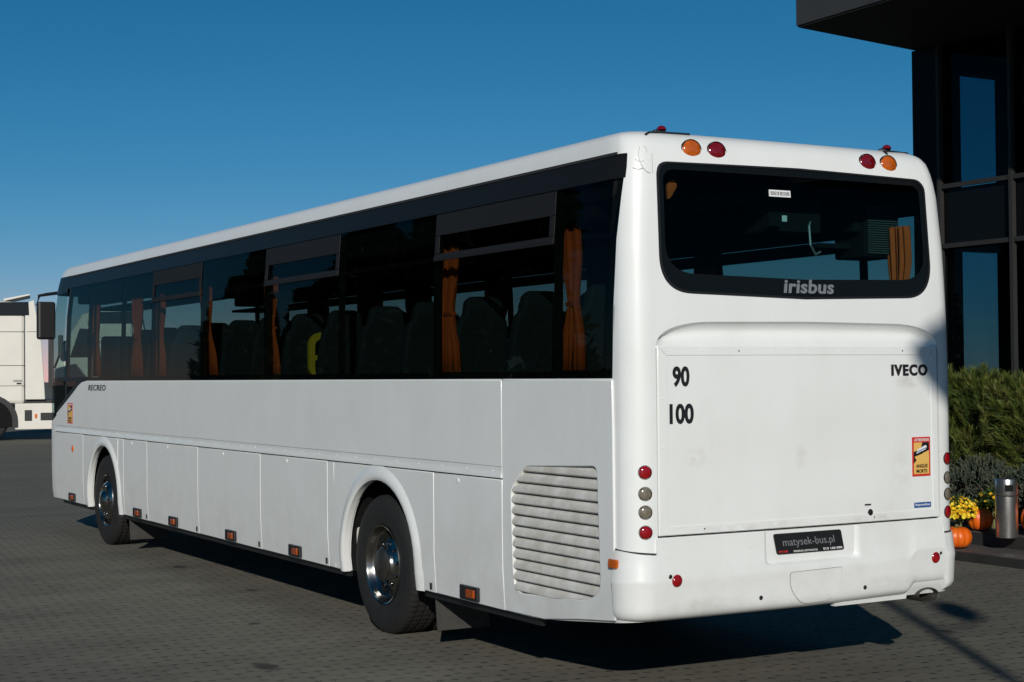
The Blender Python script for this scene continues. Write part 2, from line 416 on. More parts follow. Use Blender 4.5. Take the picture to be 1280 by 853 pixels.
# ---- flank panels
Z0, ZM0, ZM1 = .412, 1.252, 1.335
def flank(y0, y1, z0, z1, name, off=.011, poly=None, bev=.006, fn=L):
    g = .0012; poly = poly or [(y0+g, z0), (y1-g, z0), (y1-g, z1), (y0+g, z1)]
    return bp(name, patch(poly, fn, off, -.004, WHITE, nx=.8, nz=.3), smooth=35, bevel=bev)
def arch_cut(y0, y1, z0, z1, yc, r=.66, zc=.53, n=18):
    a = [(yc+r*math.cos(math.pi*i/n), zc+r*math.sin(math.pi*i/n)) for i in range(n+1)]
    return [(y0, z0), (yc-r, z0)]+a[::-1]+[(yc+r, z0), (y1, z0), (y1, z1), (y0, z1)]
g = .0012
for fn in (L, RT):
    near = fn is L
    for a, b in ((1.485,2.455),(4.32,5.805),(5.805,7.49),(7.49,9.145),(9.145,10.02)): flank(a, b, Z0, ZM0, 'luggage_flap', fn=fn)
    flank(0, 0, 0, 0, 'arch_panel', poly=arch_cut(2.455+g, 4.32-g, Z0, ZM0, AY), fn=fn)
    flank(0, 0, 0, 0, 'arch_panel', poly=arch_cut(10.02+g, 11.72-g, Z0, ZM0, FY), fn=fn)
    flank(11.72, 13.05, Z0, ZM0, 'front_flank_panel', fn=fn)
    # waist panel with its sloping front corner, and the riveted moulding
    flank(0, 0, 0, 0, 'waist_panel', poly=[(1.486, ZM1), (13.0, ZM1), (13.0, 1.49), (12.6, 1.618), (12.2, 1.75), (11.95, 1.84), (11.8, 1.878), (11.62, 1.893), (1.486, 1.893)], fn=fn, bev=.004)
    mo = patch([(1.486, 1.262), (13.05, 1.262), (13.05, ZM1-.002), (1.486, ZM1-.002)], fn, lambda a, z: .019 if z < 1.28 else .012, -.004, WHITE, nx=1.2, nz=.02)
    o = bp('waist_moulding', mo, smooth=35)
    if near:
        y = 1.6
        while y < 13: bp('rivet', MB().dome(fn(y, 1.305, .012), .006, .004, WHITE, '-x', 8, 2), o); y += .36
        sm = patch([(1.486, ZM0), (13.05, ZM0), (13.05, 1.262), (1.486, 1.262)], fn, .002, -.003, SEAM, nx=1.2); bp('seam', sm)  # black strip stands in for the shade in the gap under the moulding
    for a, c in ((1.1, 2.70), (4.03, 10.18), (11.48, 12.9)): bp('sill', patch([(a, .36), (c, .36), (c, .412), (a, .412)], fn, -.03, -.06, BLACK, nx=1.2))
for y in (2.52, 4.36, 5.86, 7.55, 9.19):
    p = L(y, .455, .0112); bp('flap_hinge', MB().box((p.x-.003, p.y, p.z), (.007, .030, .045), STEEL), bevel=.002)
for y0, y1 in ((1.485,2.455),(4.32,5.805),(5.805,7.49),(7.49,9.145),(9.145,10.02)):
    p = L((y0+y1)/2+.12, 1.215, .0112); bp('flap_lock', MB().lathe([(.016,.0),(.016,-.003),(.012,-.005),(0,-.005)], WHITE, 14, 'x', tuple(p)))
# seam of the two narrow pillars by the arches
for y in (4.19, 10.24):
    bp('seam_strip', patch([(y-.005, Z0+.01), (y+.005, Z0+.01), (y+.005, ZM0-.004), (y-.005, ZM0-.004)] if y < 5 else [(y-.005, .75), (y+.005, .75), (y+.005, ZM0-.004), (y-.005, ZM0-.004)], L, .0145, .0, WHITE), bevel=.002)

# engine side panel with the louvre opening
epoly = [(.19,.512),(.6,.468),(1.0,.418),(1.484,.412),(1.484,1.893),(.196,1.893),(.19,1.6)]
bm = None
ep = patch(epoly, L, .011, -.004, WHITE, nx=.4, nz=.3)
epo = bp('engine_side_panel', ep)
cutm = MB().prism(LOUV_POLY, 'x', -.3, .3, WHITE); co = build('cutter', cutm)
md = epo.modifiers.new('b', 'BOOLEAN'); md.operation = 'DIFFERENCE'; md.object = co; md.solver = 'EXACT'
dg = bpy.context.evaluated_depsgraph_get(); me = bpy.data.meshes.new_from_object(epo.evaluated_get(dg)); epo.modifiers.clear(); epo.data = me
me.shade_smooth(); me.set_sharp_from_angle(angle=R(30)); bpy.data.objects.remove(co)
b = epo.modifiers.new('bevel', 'BEVEL'); b.width = .006; b.segments = 2; b.limit_method = 'ANGLE'; b.angle_limit = R(40)
bp('panel_joint', patch([(1.486, 1.253), (1.486+.004, 1.253), (1.49, 1.9), (1.486, 1.9)], L, .004, 0, SEAM), epo)
# louvres: slats sloping out and down, clipped to the opening by their own end points
def span(z):
    ys = []
    for (a, b), (c, d) in zip(LOUV_POLY, LOUV_POLY[1:]+LOUV_POLY[:1]):
        if (b-z)*(d-z) < 0: ys.append(a+(c-a)*(z-b)/(d-b))
    return (min(ys), max(ys)) if len(ys) >= 2 else None
lv = bp('louvre_grille', patch([(.3,.5),(1.42,.5),(1.42,1.42),(.3,1.42)], L, -.075, -.08, MATTE, nx=.5))
NS = 12; zt0, zt1 = .556, 1.386; hs = (zt1-zt0)/NS
for i in range(NS):
    mb = MB(); zb = zt0+hs*i; n = 14; sec = [(0., -.010), (.04, .002), (.14, .0085), (.34, .0085), (.6, .003), (.82, -.010), (.92, -.022), (.96, -.05), (.90, -.052), (.5, -.012), (.25, -.004), (.1, -.006)]
    # slope of the slats follows the sloping top edge of the opening
    rows = []
    for j in range(n+1):
        col = []
        for (t, off) in sec:
            z = zb+hs*t; zc = min(max(z, .553), 1.384); sp = span(min(max(z, .575), 1.345)) or (.4, 1.3)
            lo, hi = sp[0]-.012, sp[1]+.012; y = lo+(hi-lo)*j/n
            top = 1.388-(y-.365)*.0437; bot = .595-(y-.50)*.061 if y > .5 else .595+(.5-y)*.39
            col.append(L(y, min(max(z, bot-.008), top+.008), off))
        rows.append(col)
    k = len(sec); V = [p for c in rows for p in c]
    F = [(j*k+q, (j+1)*k+q, (j+1)*k+(q+1) % k, j*k+(q+1) % k) for j in range(n) for q in range(k)]+[tuple(range(k)), tuple(n*k+q for q in range(k-1, -1, -1))]
    mb.add(V, F, LOUV); bp('slat', mb, lv, smooth=22)

# ---- wheel arch lips, wells, flaps
def arch_lip(yc, fn):
    sec = [(.622, -.03), (.622, .020), (.635, .028), (.65, .032), (.675, .030), (.70, .022), (.722, .013), (.735, .008), (.68, -.002)]
    path = [(yc-1, 0, .41)]; V = []; F = []
    st = []
    for i in range(4): st.append((-1, 0, .405+.125*i/4))
    for i in range(25): a = math.pi*i/24; st.append((-math.cos(a), math.sin(a), .53))
    for i in range(1, 5): st.append((1, 0, .53-.125*i/4))
    k = len(sec)
    for (dy, dz, zc) in st:
        for (r, o) in sec: V.append(fn(yc+dy*r, zc+dz*r, o))
    for i in range(len(st)-1):
        for q in range(k): F.append((i*k+q, (i+1)*k+q, (i+1)*k+(q+1) % k, i*k+(q+1) % k))
    F += [tuple(range(k)), tuple((len(st)-1)*k+q for q in range(k-1, -1, -1))]
    mb = MB(); mb.add(V, F, WHITE); return bp('wheel_arch_lip', mb, smooth=50)
for yc in (AY, FY):
    for fn, x0, x1 in ((L, .05, .72), (RT, W-.72, W-.05)):
        arch_lip(yc, fn)
        pl = arch_poly(yc, .67, .40); n = len(pl); mb = MB()
        mb.add([(x0, a, z) for a, z in pl]+[(x1, a, z) for a, z in pl], [(i, i+1, n+i+1, n+i) for i in range(n-1)], MATTE)
        xi = x1 if fn is L else x0
        mb.add([(xi, a, z) for a, z in pl], [tuple(range(n))], MATTE); well = bp('wheel_well', mb)  # liner coloured black to give the deep shade inside the arch
        # pale splash guard at the front end of the well
        bp('splash_guard', MB().box(((x0+x1)/2, yc+.645, .64), (.56, .02, .47), WELL), bevel=.01)
        bp('mud_flap', MB().box(((.27 if fn is L else W-.27), yc-.80, .29), (.42, .02, .32), FLAPR, Matrix.Rotation(R(-8), 3, 'X')), bevel=.005)

# ---- wheels
def tyre(name, xo, wdt, sgn, par):
    # xo outer face x, sgn = +1 means inboard is +x
    pr = [(.285,.03),(.30,.012),(.33,.004),(.40,-.006),(.455,-.004),(.49,.012),(.510,.026),(.519,.04),
          (.519,.075),(.506,.08),(.506,.09),(.519,.095),(.519,.14),(.506,.145),(.506,.155),(.519,.16),(.519,.205),(.506,.21),(.506,.22),(.519,.225),
          (.519,wdt-.04),(.510,wdt-.026),(.49,wdt-.012),(.455,wdt+.004),(.40,wdt+.006),(.30,wdt-.01),(.285,wdt-.03)]
    def mod(i, j): return (-.005 if (i % 4 == 0 and 6 <= j <= 20) else 0)
    mb = MB().lathe([(r, xo+sgn*h) for r, h in pr], RUB, 264, 'x', (0, 0, 0), mod)
    return mb
def wheel(yc, x_out, sgn, rear):
    wd = MB(); c = (0, yc, .512)
    t = tyre('tyre', 0, .295, sgn, None); t.map(lambda x, y, z: (x+x_out, y+yc, z+.512))
    to = bp('wheel', t, bus, smooth=38)
    if rear:
        t2 = tyre('tyre', 0, .29, sgn, None); t2.map(lambda x, y, z: (x+x_out+sgn*.33, y+yc, z+.512)); bp('inner_tyre', t2, to, smooth=38)
        pr = [(.288,.034),(.299,.010),(.296,.0),(.285,.004),(.278,.02),(.270,.045),(.262,.062),(.252,.072),(.235,.074),(.20,.068),(.172,.056),(.158,.046),(.146,.042),(.136,.03),(.128,.012),(.118,.006),(.0,.004)]
        holes, nuts, hd, nd = .214, .160, .0725, .052
    else:
        pr = [(.288,.034),(.299,.010),(.296,.0),(.285,.006),(.275,.03),(.262,.05),(.245,.045),(.22,.02),(.19,-.005),(.165,-.012),(.14,-.010),(.13,.0),(.12,-.02),(.10,-.045),(.07,-.055),(.0,-.057)]
        holes, nuts, hd, nd = .228, .168, .028, -.012
    rim = MB().lathe([(r, x_out+sgn*h) for r, h in pr], CHROME, 64, 'x', (0, yc, .512)); bp('rim', rim, to, smooth=35); ro = to
    for i in range(10 if sgn > 0 else 0):
        hm = MB(); nm = MB(); a = 2*math.pi*(i+.3)/10
        hm.lathe([(.039, x_out+sgn*(hd+.004)), (.037, x_out+sgn*(hd-.009)), (.032, x_out+sgn*(hd-.011)), (.030, x_out+sgn*(hd-.004)), (.0, x_out+sgn*(hd-.003))], MATTE, 14, 'x', (0, yc+holes*math.cos(a), .512+holes*math.sin(a)))
        a += .31
        nm.lathe([(.017, x_out+sgn*(nd+.01)), (.016, x_out+sgn*(nd-.012)), (.010, x_out+sgn*(nd-.018)), (0, x_out+sgn*(nd-.019))], CHROME, 10, 'x', (0, yc+nuts*math.cos(a), .512+nuts*math.sin(a)))
        bp('hand_hole', hm, ro); bp('wheel_nut', nm, ro, smooth=40)
    if rear: bp('hub_cap', MB().lathe([(.122, x_out+sgn*.02), (.122, x_out-sgn*.004), (.108, x_out-sgn*.012), (0, x_out-sgn*.013)], STEEL, 32, 'x', (0, yc, .512)), ro, smooth=40)
for yc, rear in ((3.43, True), (10.95, False)):
    wheel(yc, .045, 1, rear); wheel(yc, W-.045, -1, rear)
bp('axle', MB().tube([(.3, 3.43, .5), (W-.3, 3.43, .5)], .12, MATTE)); bp('axle', MB().tube([(.3, 10.95, .5), (W-.3, 10.95, .5)], .1, MATTE))
# underbody
bp('underbody', MB().box((1.275, 6.9, .62), (1.0, 12.4, .40), MATTE).box((1.275, 7.15, .66), (2.2, 6.0, .46), MATTE).box((1.275, 1.3, .64), (2.3, 2.1, .26), MATTE))

# ---- window band
GB0, GB1 = 1.897, 3.055
splits = [.845, 2.47, 4.12, 5.75, 7.45, 9.04, 10.16, 11.56]
bp_f = patch([(.095, GB1), (12.71, GB1), (12.71, 3.196), (.085, 3.196)], L, .003, -.02, FASC, nx=.12, nz=.08); bp('side_fascia', bp_f, smooth=40)
bp('side_fascia', patch([(.095, GB1), (12.71, GB1), (12.71, 3.196), (.085, 3.196)], RT, .003, -.02, FASC, nx=.12, nz=.08), smooth=40)
for fn in (L, RT):
    bp('roof_shadow_line', patch([(.16, 3.194), (12.7, 3.194), (12.7, 3.212), (.16, 3.212)], fn, .008, -.01, SEAM, nx=.12))  # dark strip painted as the thin shadow line under the roof edge
    bounds = [None]+splits+[None]
    for i in range(len(splits)+1):
        a = splits[i-1]+.004 if i else None; c = splits[i]-.004 if i < len(splits) else None
        if i == 0: pl = [(.203, GB0), (c, GB0), (c, GB1-.003), (.095, GB1-.003), (.125, 2.8), (.176, 2.3)]
        elif c is None: pl = [(a, GB0), (11.76, GB0), (12.0, 1.828), (12.55, 1.645), (12.55, GB1-.003), (a, GB1-.003)]
        else: pl = [(a, GB0), (c, GB0), (c, GB1-.003), (a, GB1-.003)]
        wo = bp('side_window', patch(pl, fn, -.002, -.006, GL_SIDE, nx=.6, nz=.2))
        if fn is L and i in (1, 3, 5):
            y0, y1 = a+.03, c-.03; hb = MB()
            patch([(a+.005, 2.90), (c-.005, 2.90), (c-.005, GB1-.006), (a+.005, GB1-.006)], fn, .006, -.001, HOPF, nx=.6, mb=hb)
            patch([(a+.005, 2.722), (c-.005, 2.722), (c-.005, 2.772), (a+.005, 2.772)], fn, lambda q, z: .012 if z < 2.75 else .007, -.001, HOPF, nx=.6, nz=.015, mb=hb)
            for q in (a+.005, c-.068): patch([(q, 2.774), (q+.063, 2.774), (q+.063, 2.898), (q, 2.898)], fn, .006, -.001, HOPF, mb=hb)
            bp('hopper_frame', hb, wo, bevel=.003)
    # opaque black borders / pillars behind the panes
    for q in splits: bp('window_pillar', patch([(q-.022, GB0), (q+.022, GB0), (q+.022, GB1), (q-.022, GB1)], fn, -.012, -.05, MATTE, nz=.2))
    bp('lower_border', patch([(.24, GB0), (12.4, GB0), (12.4, 1.945), (.24, 1.945)], fn, -.03, -.06, MATTE, nx=.8))
    bp('upper_border', patch([(.16, 2.95), (12.4, 2.95), (12.4, 3.2), (.16, 3.2)], fn, -.035, -.07, MATTE, nx=.8))
    bp('rear_border', patch([(.205, GB0), (.29, GB0), (.20, 3.2), (.087, 3.2), (.097, 3.05), (.127, 2.8), (.178, 2.3)], fn, -.012, -.05, MATTE, nz=.1))
# driver quarter: black apron glass in the sloping corner and windscreen round the front
ap = MB()
def ring_strip(i0, i1, zs, off, m):
    mb = MB(); V = []; F = []; n = i1-i0+1
    for z in zs: V += [pos(*RB[i], z, off) for i in range(i0, i1+1)]
    for k in range(len(zs)-1):
        for i in range(n-1): F.append((k*n+i, k*n+i+1, (k+1)*n+i+1, (k+1)*n+i))
    mb.add(V, F, m); return mb
i13 = 15
bp('windscreen', ring_strip(14, 38, [1.36,1.6,1.9,2.2,2.5,2.8,3.0,3.12], -.004, GL_FRONT), smooth=60)
bp('windscreen_apron', ring_strip(14, 24, [1.36, 1.6, 1.935], -.03, MATTE), smooth=60)
bp('windscreen_frame', ring_strip(14, 38, [3.0, 3.06, 3.12, 3.17, 3.215], .004, FASC), smooth=60)
bp('front_pillar', patch([(12.53, 1.63), (12.60, 1.62), (12.60, 3.06), (12.53, 3.06)], L, .0, -.04, BLACK, nz=.2))
bp('front_pillar', patch([(12.53, 1.63), (12.60, 1.62), (12.60, 3.06), (12.53, 3.06)], RT, .0, -.04, BLACK, nz=.2))
bp('quarter_panel', patch([(11.70, 1.893), (11.97, 1.845), (12.22, 1.753), (13.0, 1.45), (13.0, 1.90)], L, -.03, -.05, MATTE, nx=.2, nz=.1))
bp('quarter_glass_bar', patch([(11.6, 1.895), (12.95, 1.895), (12.95, 1.945), (11.6, 1.945)], L, .001, -.03, BLACK, nx=.3))
bp('quarter_edge', patch([(11.60, 1.900), (11.82, 1.882), (11.97, 1.845), (12.22, 1.753), (13.0, 1.492), (13.0, 1.55), (12.22, 1.82), (11.97, 1.893)], L, .003, -.02, BLACK, nx=.2))

# ---- interior
bp('cabin_floor', MB().box((1.275, 6.6, 1.25), (2.44, 12.0, .06), INTER))
for x in (.26, W-.26): bp('ceiling_duct', MB().box((x, 6.4, 2.93), (.36, 11.8, .17), MATTE), bevel=.02)
bp('rear_bulkhead', MB().box((1.275, .36, 1.85), (2.3, .10, 1.15), MATTE))
for x in (.40, W-.40): bp('luggage_rack', MB().box((x, 6.2, 2.76), (.50, 11.2, .03), MATTE))
def seat_mb():
    mb = MB()
    mb.prism([(-.20,.42),(.24,.44),(.25,.52),(.22,.55),(-.18,.52)], 'x', -.215, .215, SEATM)
    n = 7; sec = []
    for t, wd, th, lean in ((0,.205,.10,0),(.3,.215,.10,.03),(.6,.21,.09,.075),(.8,.19,.085,.105),(.86,.15,.09,.11),(1.0,.145,.085,.125),(1.06,.10,.06,.13)):
        z = .50+t*.66; sec.append([(-wd, -.19-lean-th, z), (wd, -.19-lean-th, z), (wd, -.19-lean, z), (-wd, -.19-lean, z)])
    V = [p for s in sec for p in s]; F = [(k*4+i, k*4+(i+1) % 4, k*4+4+(i+1) % 4, k*4+4+i) for k in range(len(sec)-1) for i in range(4)]+[(0,1,2,3), tuple(len(V)-4+i for i in range(4))]
    mb.add(V, F, SEATM); mb.box((0, 0, .21), (.3, .3, .42), MATTE); return mb
seat0 = None
for r_ in range(14):
    for x in (.36, .81, W-.81, W-.36):
        if r_ == 13 and x < 1: continue
        if seat0 is None: seat0 = o = bp('seat', seat_mb(), smooth=60, bevel=.03)
        else: o = seat0.copy(); COL.objects.link(o)
        o.location = (x, 1.15+r_*.80, 1.28)
bp('driver_seat', MB().box((.6, 12.2, 2.0), (.5, .14, .9), SEATM).box((.6, 12.45, 1.6), (.5, .52, .14), SEATM), bevel=.04)
bp('dashboard', MB().box((1.275, 13.05, 1.42), (2.2, .5, .35), MATTE), bevel=.05)
bp('steering_wheel', MB().lathe([(.23+.018*math.cos(R(a)), .018*math.sin(R(a))) for a in range(0, 360, 45)], MATTE, 24, 'y', (.6, 12.75, 1.75), closed=True))
def curtain(y, x, wtop, wbot, z0=1.95, z1=2.88, tie=2.36):
    V = []; F = []; n = 44; zs = [z1, z1-.06, z1-.2, (z1+tie)/2, tie+.08, tie, tie-.06, tie-.2, (tie+z0)/2, z0]
    for z in zs:
        k = abs(z-tie); wd = min(1, .38+k*2.2)*(wtop if z > tie else wbot)
        for i in range(n+1):
            t = i/n-.5; V.append((x+.016*math.sin(t*31+z*.8+y*7)+.008*math.sin(t*13+z*2.5+y*3), y+t*wd+.015*math.sin(z*4+y*2), z))
    for k in range(len(zs)-1):
        for i in range(n): F.append((k*(n+1)+i, k*(n+1)+i+1, (k+1)*(n+1)+i+1, (k+1)*(n+1)+i))
    mb = MB(); mb.add(V, F, CURT); o = bp('curtain', mb, smooth=80)
    so = o.modifiers.new('s', 'SOLIDIFY'); so.thickness = .006
    bp('tie_band', MB().box((x, y+.02*math.sin(tie*4), tie), (.05, wtop*.42, .03), CURT), o, bevel=.008)
for y, a, c in ((.865,.24,.30),(2.50,.30,.38),(5.92,.32,.42),(7.66,.34,.52),(9.22,.34,.42),(10.0,.34,.42),(11.68,.3,.36)): curtain(y, .15, a, c)
for y, a_ in ((.40, .20), (2.5, .3), (4.0, .4), (5.8, .5), (7.5, .6), (8.7, .7), (10.2, .6), (11.4, .7)): curtain(y, W-.16, a_, a_*1.15)
bp('curtain_hook_fold', MB().prism([(.40,3.06),(.46,3.075),(.475,3.03),(.43,2.965),(.41,2.95)], 'y', .20, .23, CURT), bevel=.008)
yb = MB(); 
for z0_, s_ in ((0, 1),):
    out = rrect(.29, .53, 1.90, 2.31, .115, 6); inn = rrect(.345, .475, 1.93, 2.25, .06, 6); n = len(out)
    V = [(a, 5.40, z) for a, z in out]+[(a, 5.40, z) for a, z in inn]+[(a, 5.44, z) for a, z in out]+[(a, 5.44, z) for a, z in inn]
    F = [(i, (i+1) % n, n+(i+1) % n, n+i) for i in range(n)]+[(2*n+i, 3*n+i, 3*n+(i+1) % n, 2*n+(i+1) % n) for i in range(n)]
    F += [(i, 2*n+i, 2*n+(i+1) % n, (i+1) % n) for i in range(n)]+[(n+i, n+(i+1) % n, 3*n+(i+1) % n, 3*n+i) for i in range(n)]
    yb.add(V, F, YEL)
yb.box((.41, 5.42, 2.09), (.14, .03, .045), YEL); bp('yellow_seat_guard', yb)
# rear saloon fittings seen through the back window
bp('air_outlet_box', MB().box((2.325, .62, 2.86), (.30, .3, .36), MATTE), bevel=.015)
gr = MB().box((2.325, .462, 2.86), (.27, .008, .32), BLACK)
for i in range(21): gr.box((2.325, .456, 2.71+i*.0152), (.268, .006, .005), INTER)
bp('outlet_grille', gr)
bp('control_box', MB().box((1.55, .55, 2.92), (.42, .25, .20), MATTE).box((1.46, .42, 2.90), (.04, .006, .04), STWHI), bevel=.004)
bp('loose_cable', MB().tube([(1.72, .45, 2.97), (1.66, .42, 2.86), (1.67, .42, 2.74), (1.72, .43, 2.68), (1.76, .43, 2.70)], .008, SILV, 6))

# ---- rear window
def frit(outer, inner, off, m):
    n = len(outer); mb = MB(); V = [MX(a, z, off) for a, z in outer]+[MX(a, z, off) for a, z in inner]
    V += [MX(a, z, off-.003) for a, z in outer]+[MX(a, z, off-.003) for a, z in inner]
    F = [(i, (i+1) % n, n+(i+1) % n, n+i) for i in range(n)]+[(2*n+i, 3*n+i, 3*n+(i+1) % n, 2*n+(i+1) % n) for i in range(n)]
    F += [(i, 2*n+i, 2*n+(i+1) % n, (i+1) % n) for i in range(n)]+[(n+i, n+(i+1) % n, 3*n+(i+1) % n, 3*n+i) for i in range(n)]
    mb.add(V, F, m); return mb
rw = bp('rear_window', patch(RWIN, MX, -.008, -.012, GL_REAR, nx=.1, nz=.1), smooth=60)
zc = 2.80
def toward(poly, cx, kx, kz): return [(cx+(a-cx)*kx, zc+(z-zc)*kz) for a, z in poly]
n_ = len(RWIN_D); inner = []
for a, z in RWIN_D:
    t = (z-2.376)/(3.146-2.376); zz = 2.486+(3.11-2.486)*min(1, max(0, t)) if t > .18 else 2.486+max(0, t)*(3.11-2.486)
    inner.append((1.275+(a-1.275)*.962, zz))
bp('window_border', frit(RWIN_D, inner, -.004, FRIT), rw, smooth=40)
bp('window_seal', frit(toward(RWIN_D, 1.275, 1.009, 1.022), toward(RWIN_D, 1.275, .994, .99), .003, BLACK), rw, smooth=40)
def text_on(name, s, a0, a1, z0, z1, fn, off, m, par, bold=0, flip=False, thick=.003, shear=0, space=1.0):
    t = text_mb(s, m, thick, bold, shear, space)
    def f(x, y, z):
        return fn(a0+(a1-a0)*x, z0+(z1-z0)*y, off+z)
    t.map(f); return bp(name, t, par)
text_on('lettering', 'irisbus', 1.112, 1.505, 2.402, 2.486, M, -.003, SILV, rw, bold=.026, shear=.10, space=1.05)
st = patch([(1.036, 2.983), (1.198, 2.983), (1.198, 3.024), (1.036, 3.024)], MX, -.0005, -.006, STWHI)
sto = bp('exit_sticker', st); text_on('lettering', 'ISSUE DE SECOURS', 1.046, 1.188, 2.993, 3.014, MX, -.0002, INK, sto, bold=.01, thick=.001)

# ---- engine lid and its recess
UP = [p for p in LPOLY[2:]]
def zarch(x):
    for (a, b), (c, d) in zip(UP, UP[1:]):
        if min(a, c) <= x <= max(a, c) and a != c: return b+(d-b)*(x-a)/(c-a)
    return 2.06
def recess(a, z):
    zt = zarch(a); t = min(1, max(0, (z-2.07)/max(.02, zt-2.07)))
    return -.003-.052*math.sin(math.pi*min(1, t)**1.5)**.8*min(1, (zt-2.06)/.12)
bp('recess_panel', patch([(.182, 2.07), (2.368, 2.07)]+[p for p in densify(LPOLY[2:], .03) if p[1] > 2.0701], M, recess, -.12, WHITE, nx=.05, nz=.008), smooth=80)
bp('lid_gap_backing', MB().box((1.275, .215, 1.55), (2.36, .03, 1.4), MATTE))  # black backing put in so the gap round the lid looks dark
lid = bp('engine_lid', patch([(.188, .998), (2.362, .998), (2.362, 2.084), (.188, 2.084)], M, .0, -.03, WHITE, nx=.2, nz=.25), smooth=30, bevel=.006)
tr = MB()
for pl in ([(.192,1.002),(2.358,1.002),(2.33,1.05),(.25,1.05)], [(.192,2.080),(.25,2.03),(2.30,2.03),(2.358,2.080)], [(.192,1.004),(.25,1.052),(.25,2.028),(.192,2.078)], [(2.358,1.004),(2.358,2.078),(2.30,2.028),(2.31,1.052)]):
    bp('trim_strip', patch(pl, M, .0035, -.001, WHITE, nx=.2), lid, bevel=.002)
for i in range(9):
    for z in (1.026, 2.055): bp('rivet', MB().dome(M(.24+i*.2595, z, .003), .0055, .004, STEEL if (i*3+int(z*2)) % 5 == 0 else WHITE, '-y', 8, 2), lid)
for z in (1.25, 1.5, 1.78):
    for x in (.22, 2.33): bp('rivet', MB().dome(M(x, z, .003), .0055, .004, WHITE, '-y', 8, 2), lid)
text_on('lettering', '90', .289, .405, 1.848, 1.967, M, .001, INK, lid, bold=.034)
text_on('lettering', '100', .266, .432, 1.635, 1.752, M, .001, INK, lid, bold=.034)
text_on('badge', 'IVECO', 1.957, 2.268, 1.900, 1.970, M, .001, INK, lid, bold=.030, thick=.008, space=1.16)
bp('lock', MB().dome(M(1.765, 1.056, .001), .022, .006, BLACK, '-y', 14, 3), lid)
bp('lock_scratch', MB().box(M(1.745, 1.105, .001), (.05, .002, .01), STEEL), lid)
def sticker(a0, a1, z0, z1, fn, off, name, par, words=True):
    """warning sticker: red border with white heading, ochre field, dark wedge, small coach drawing, two words"""
    mb = MB(); w_, h = a1-a0, z1-z0
    def q(pts, o, m): patch([(a0+w_*u, z0+h*v) for u, v in pts], fn, off+o, off-.001, m, mb=mb)
    q([(0,0),(1,0),(1,1),(0,1)], .0012, STRED); q([(.08,.06),(.92,.06),(.92,.86),(.08,.86)], .0020, STYEL)
    q([(.08,.33),(.55,.58),(.92,.66),(.92,.86),(.55,.86),(.5,.74),(.2,.64),(.08,.66)], .0026, INK)
    q([(.08,.62),(.45,.74),(.40,.86),(.08,.86)], .0032, STYEL); q([(.12,.50),(.72,.60),(.92,.54),(.92,.34),(.3,.34)], .0033, STYEL)
    q([(.22,.58),(.72,.68),(.80,.76),(.72,.79),(.28,.68)], .0040, STWHI); q([(.26,.61),(.72,.705),(.72,.725),(.26,.635)], .0046, STBLU)
    def tx(s, u0, u1, v0, v1, m, b=.02):
        t = text_mb(s, m, .0008, b); t.map(lambda x, y, z: fn(a0+w_*(u0+(u1-u0)*x), z0+h*(v0+(v1-v0)*y), off+.0042+z)); mb.add(t.v, t.f, m)
    tx('ATTENTION', .1, .9, .89, .96, STWHI); tx('ANGLES', .18, .82, .22, .31, INK); tx('MORTS', .2, .8, .09, .18, INK)
    return bp(name, mb, par)
sticker(2.128, 2.287, 1.262, 1.510, M, .001, 'blind_spot_sticker', lid)
Lx = lambda a, z, o=0: L(-a, z, o)
sticker(-12.44, -12.20, 1.375, 1.625, Lx, .012, 'blind_spot_sticker', bus)
bs = bp('small_blue_sticker', patch(rrect(2.140, 2.288, 1.064, 1.098, .006, 2), M, .002, .0, STBLU))
text_on('lettering', 'Repoxetbus', 2.150, 2.278, 1.072, 1.091, M, .002, STWHI, bs, bold=.01, thick=.001)
text_on('badge', 'RECREO', -11.46, -10.72, 1.786, 1.852, Lx, .012, INK, bus, bold=.004, thick=.004, shear=.2, space=1.12)

# ---- bumper: one swept skin round the tail, with the plate pocket
def smooth(a, b, t): t = min(1, max(0, (t-a)/(b-a))); return t*t*(3-2*t)
def bump_off(s, z, zb):
    t = (z-zb)
    o = lerp_tab([(0, -.055), (.012, -.02), (.03, .004), (.06, .018), (.2, .026), (.235, .030), (.262, .026), (.34, .016), (.42, .012), (.6, .012)], t)
    pk = smooth(.925, .965, s)*(1-smooth(1.585, 1.665, s))*smooth(.785, .812, z)
    return o-(o+.02)*pk
def zbot(s):
    d = max(0, .1-s, s-(W-.1)); z = .508-.02*smooth(0, .4, d)
    return z+.012*smooth(1.2, 2.2, s)+.05*smooth(2.06, 2.14, s)*(1-smooth(2.385, 2.42, s))
def ztop(s):
    if s < .165 or s > W-.165: return .893+(.025 if s < .165 else 0)*smooth(0, .25, .165-s)
    return .985
ss = []; s0 = s_of_y(.19)
s = s0
while s < W-s0:
    ss.append(s); s += .012 if (s < .3 or s > 2.0 or .9 < s < 1.0 or 1.55 < s < 1.7) else .04
ss.append(W-s0); ss += [.1649, .1651, W-.1651, W-.1649]; ss.sort()
tt = [0, .01, .025, .045, .07, .11, .16, .22, .26, .3, .36, .42, .48, .52, .535, .55, .565, .58, .6, .63, .66, .7, .76, .82, .88, .94, 1.0]
V = []; F = []; k = len(tt)
for s in ss:
    zb, zt = zbot(s), ztop(s)
    for t in tt:
        z = zb+(zt-zb)*t; V.append(M(s, z, bump_off(s, z, zb)))
    V.append(M(s, zt, -.02)); V.append(M(s, zb+.01, -.10))
k2 = k+2
for i in range(len(ss)-1):
    a, c = i*k2, (i+1)*k2
    for j in range(k): F.append((a+j, c+j, c+j+1, a+j+1))
    F.append((a, a+k+1, c+k+1, c))
mb = MB(); mb.add(V, F, WHITE); bumper = bp('rear_bumper', mb, smooth=40)
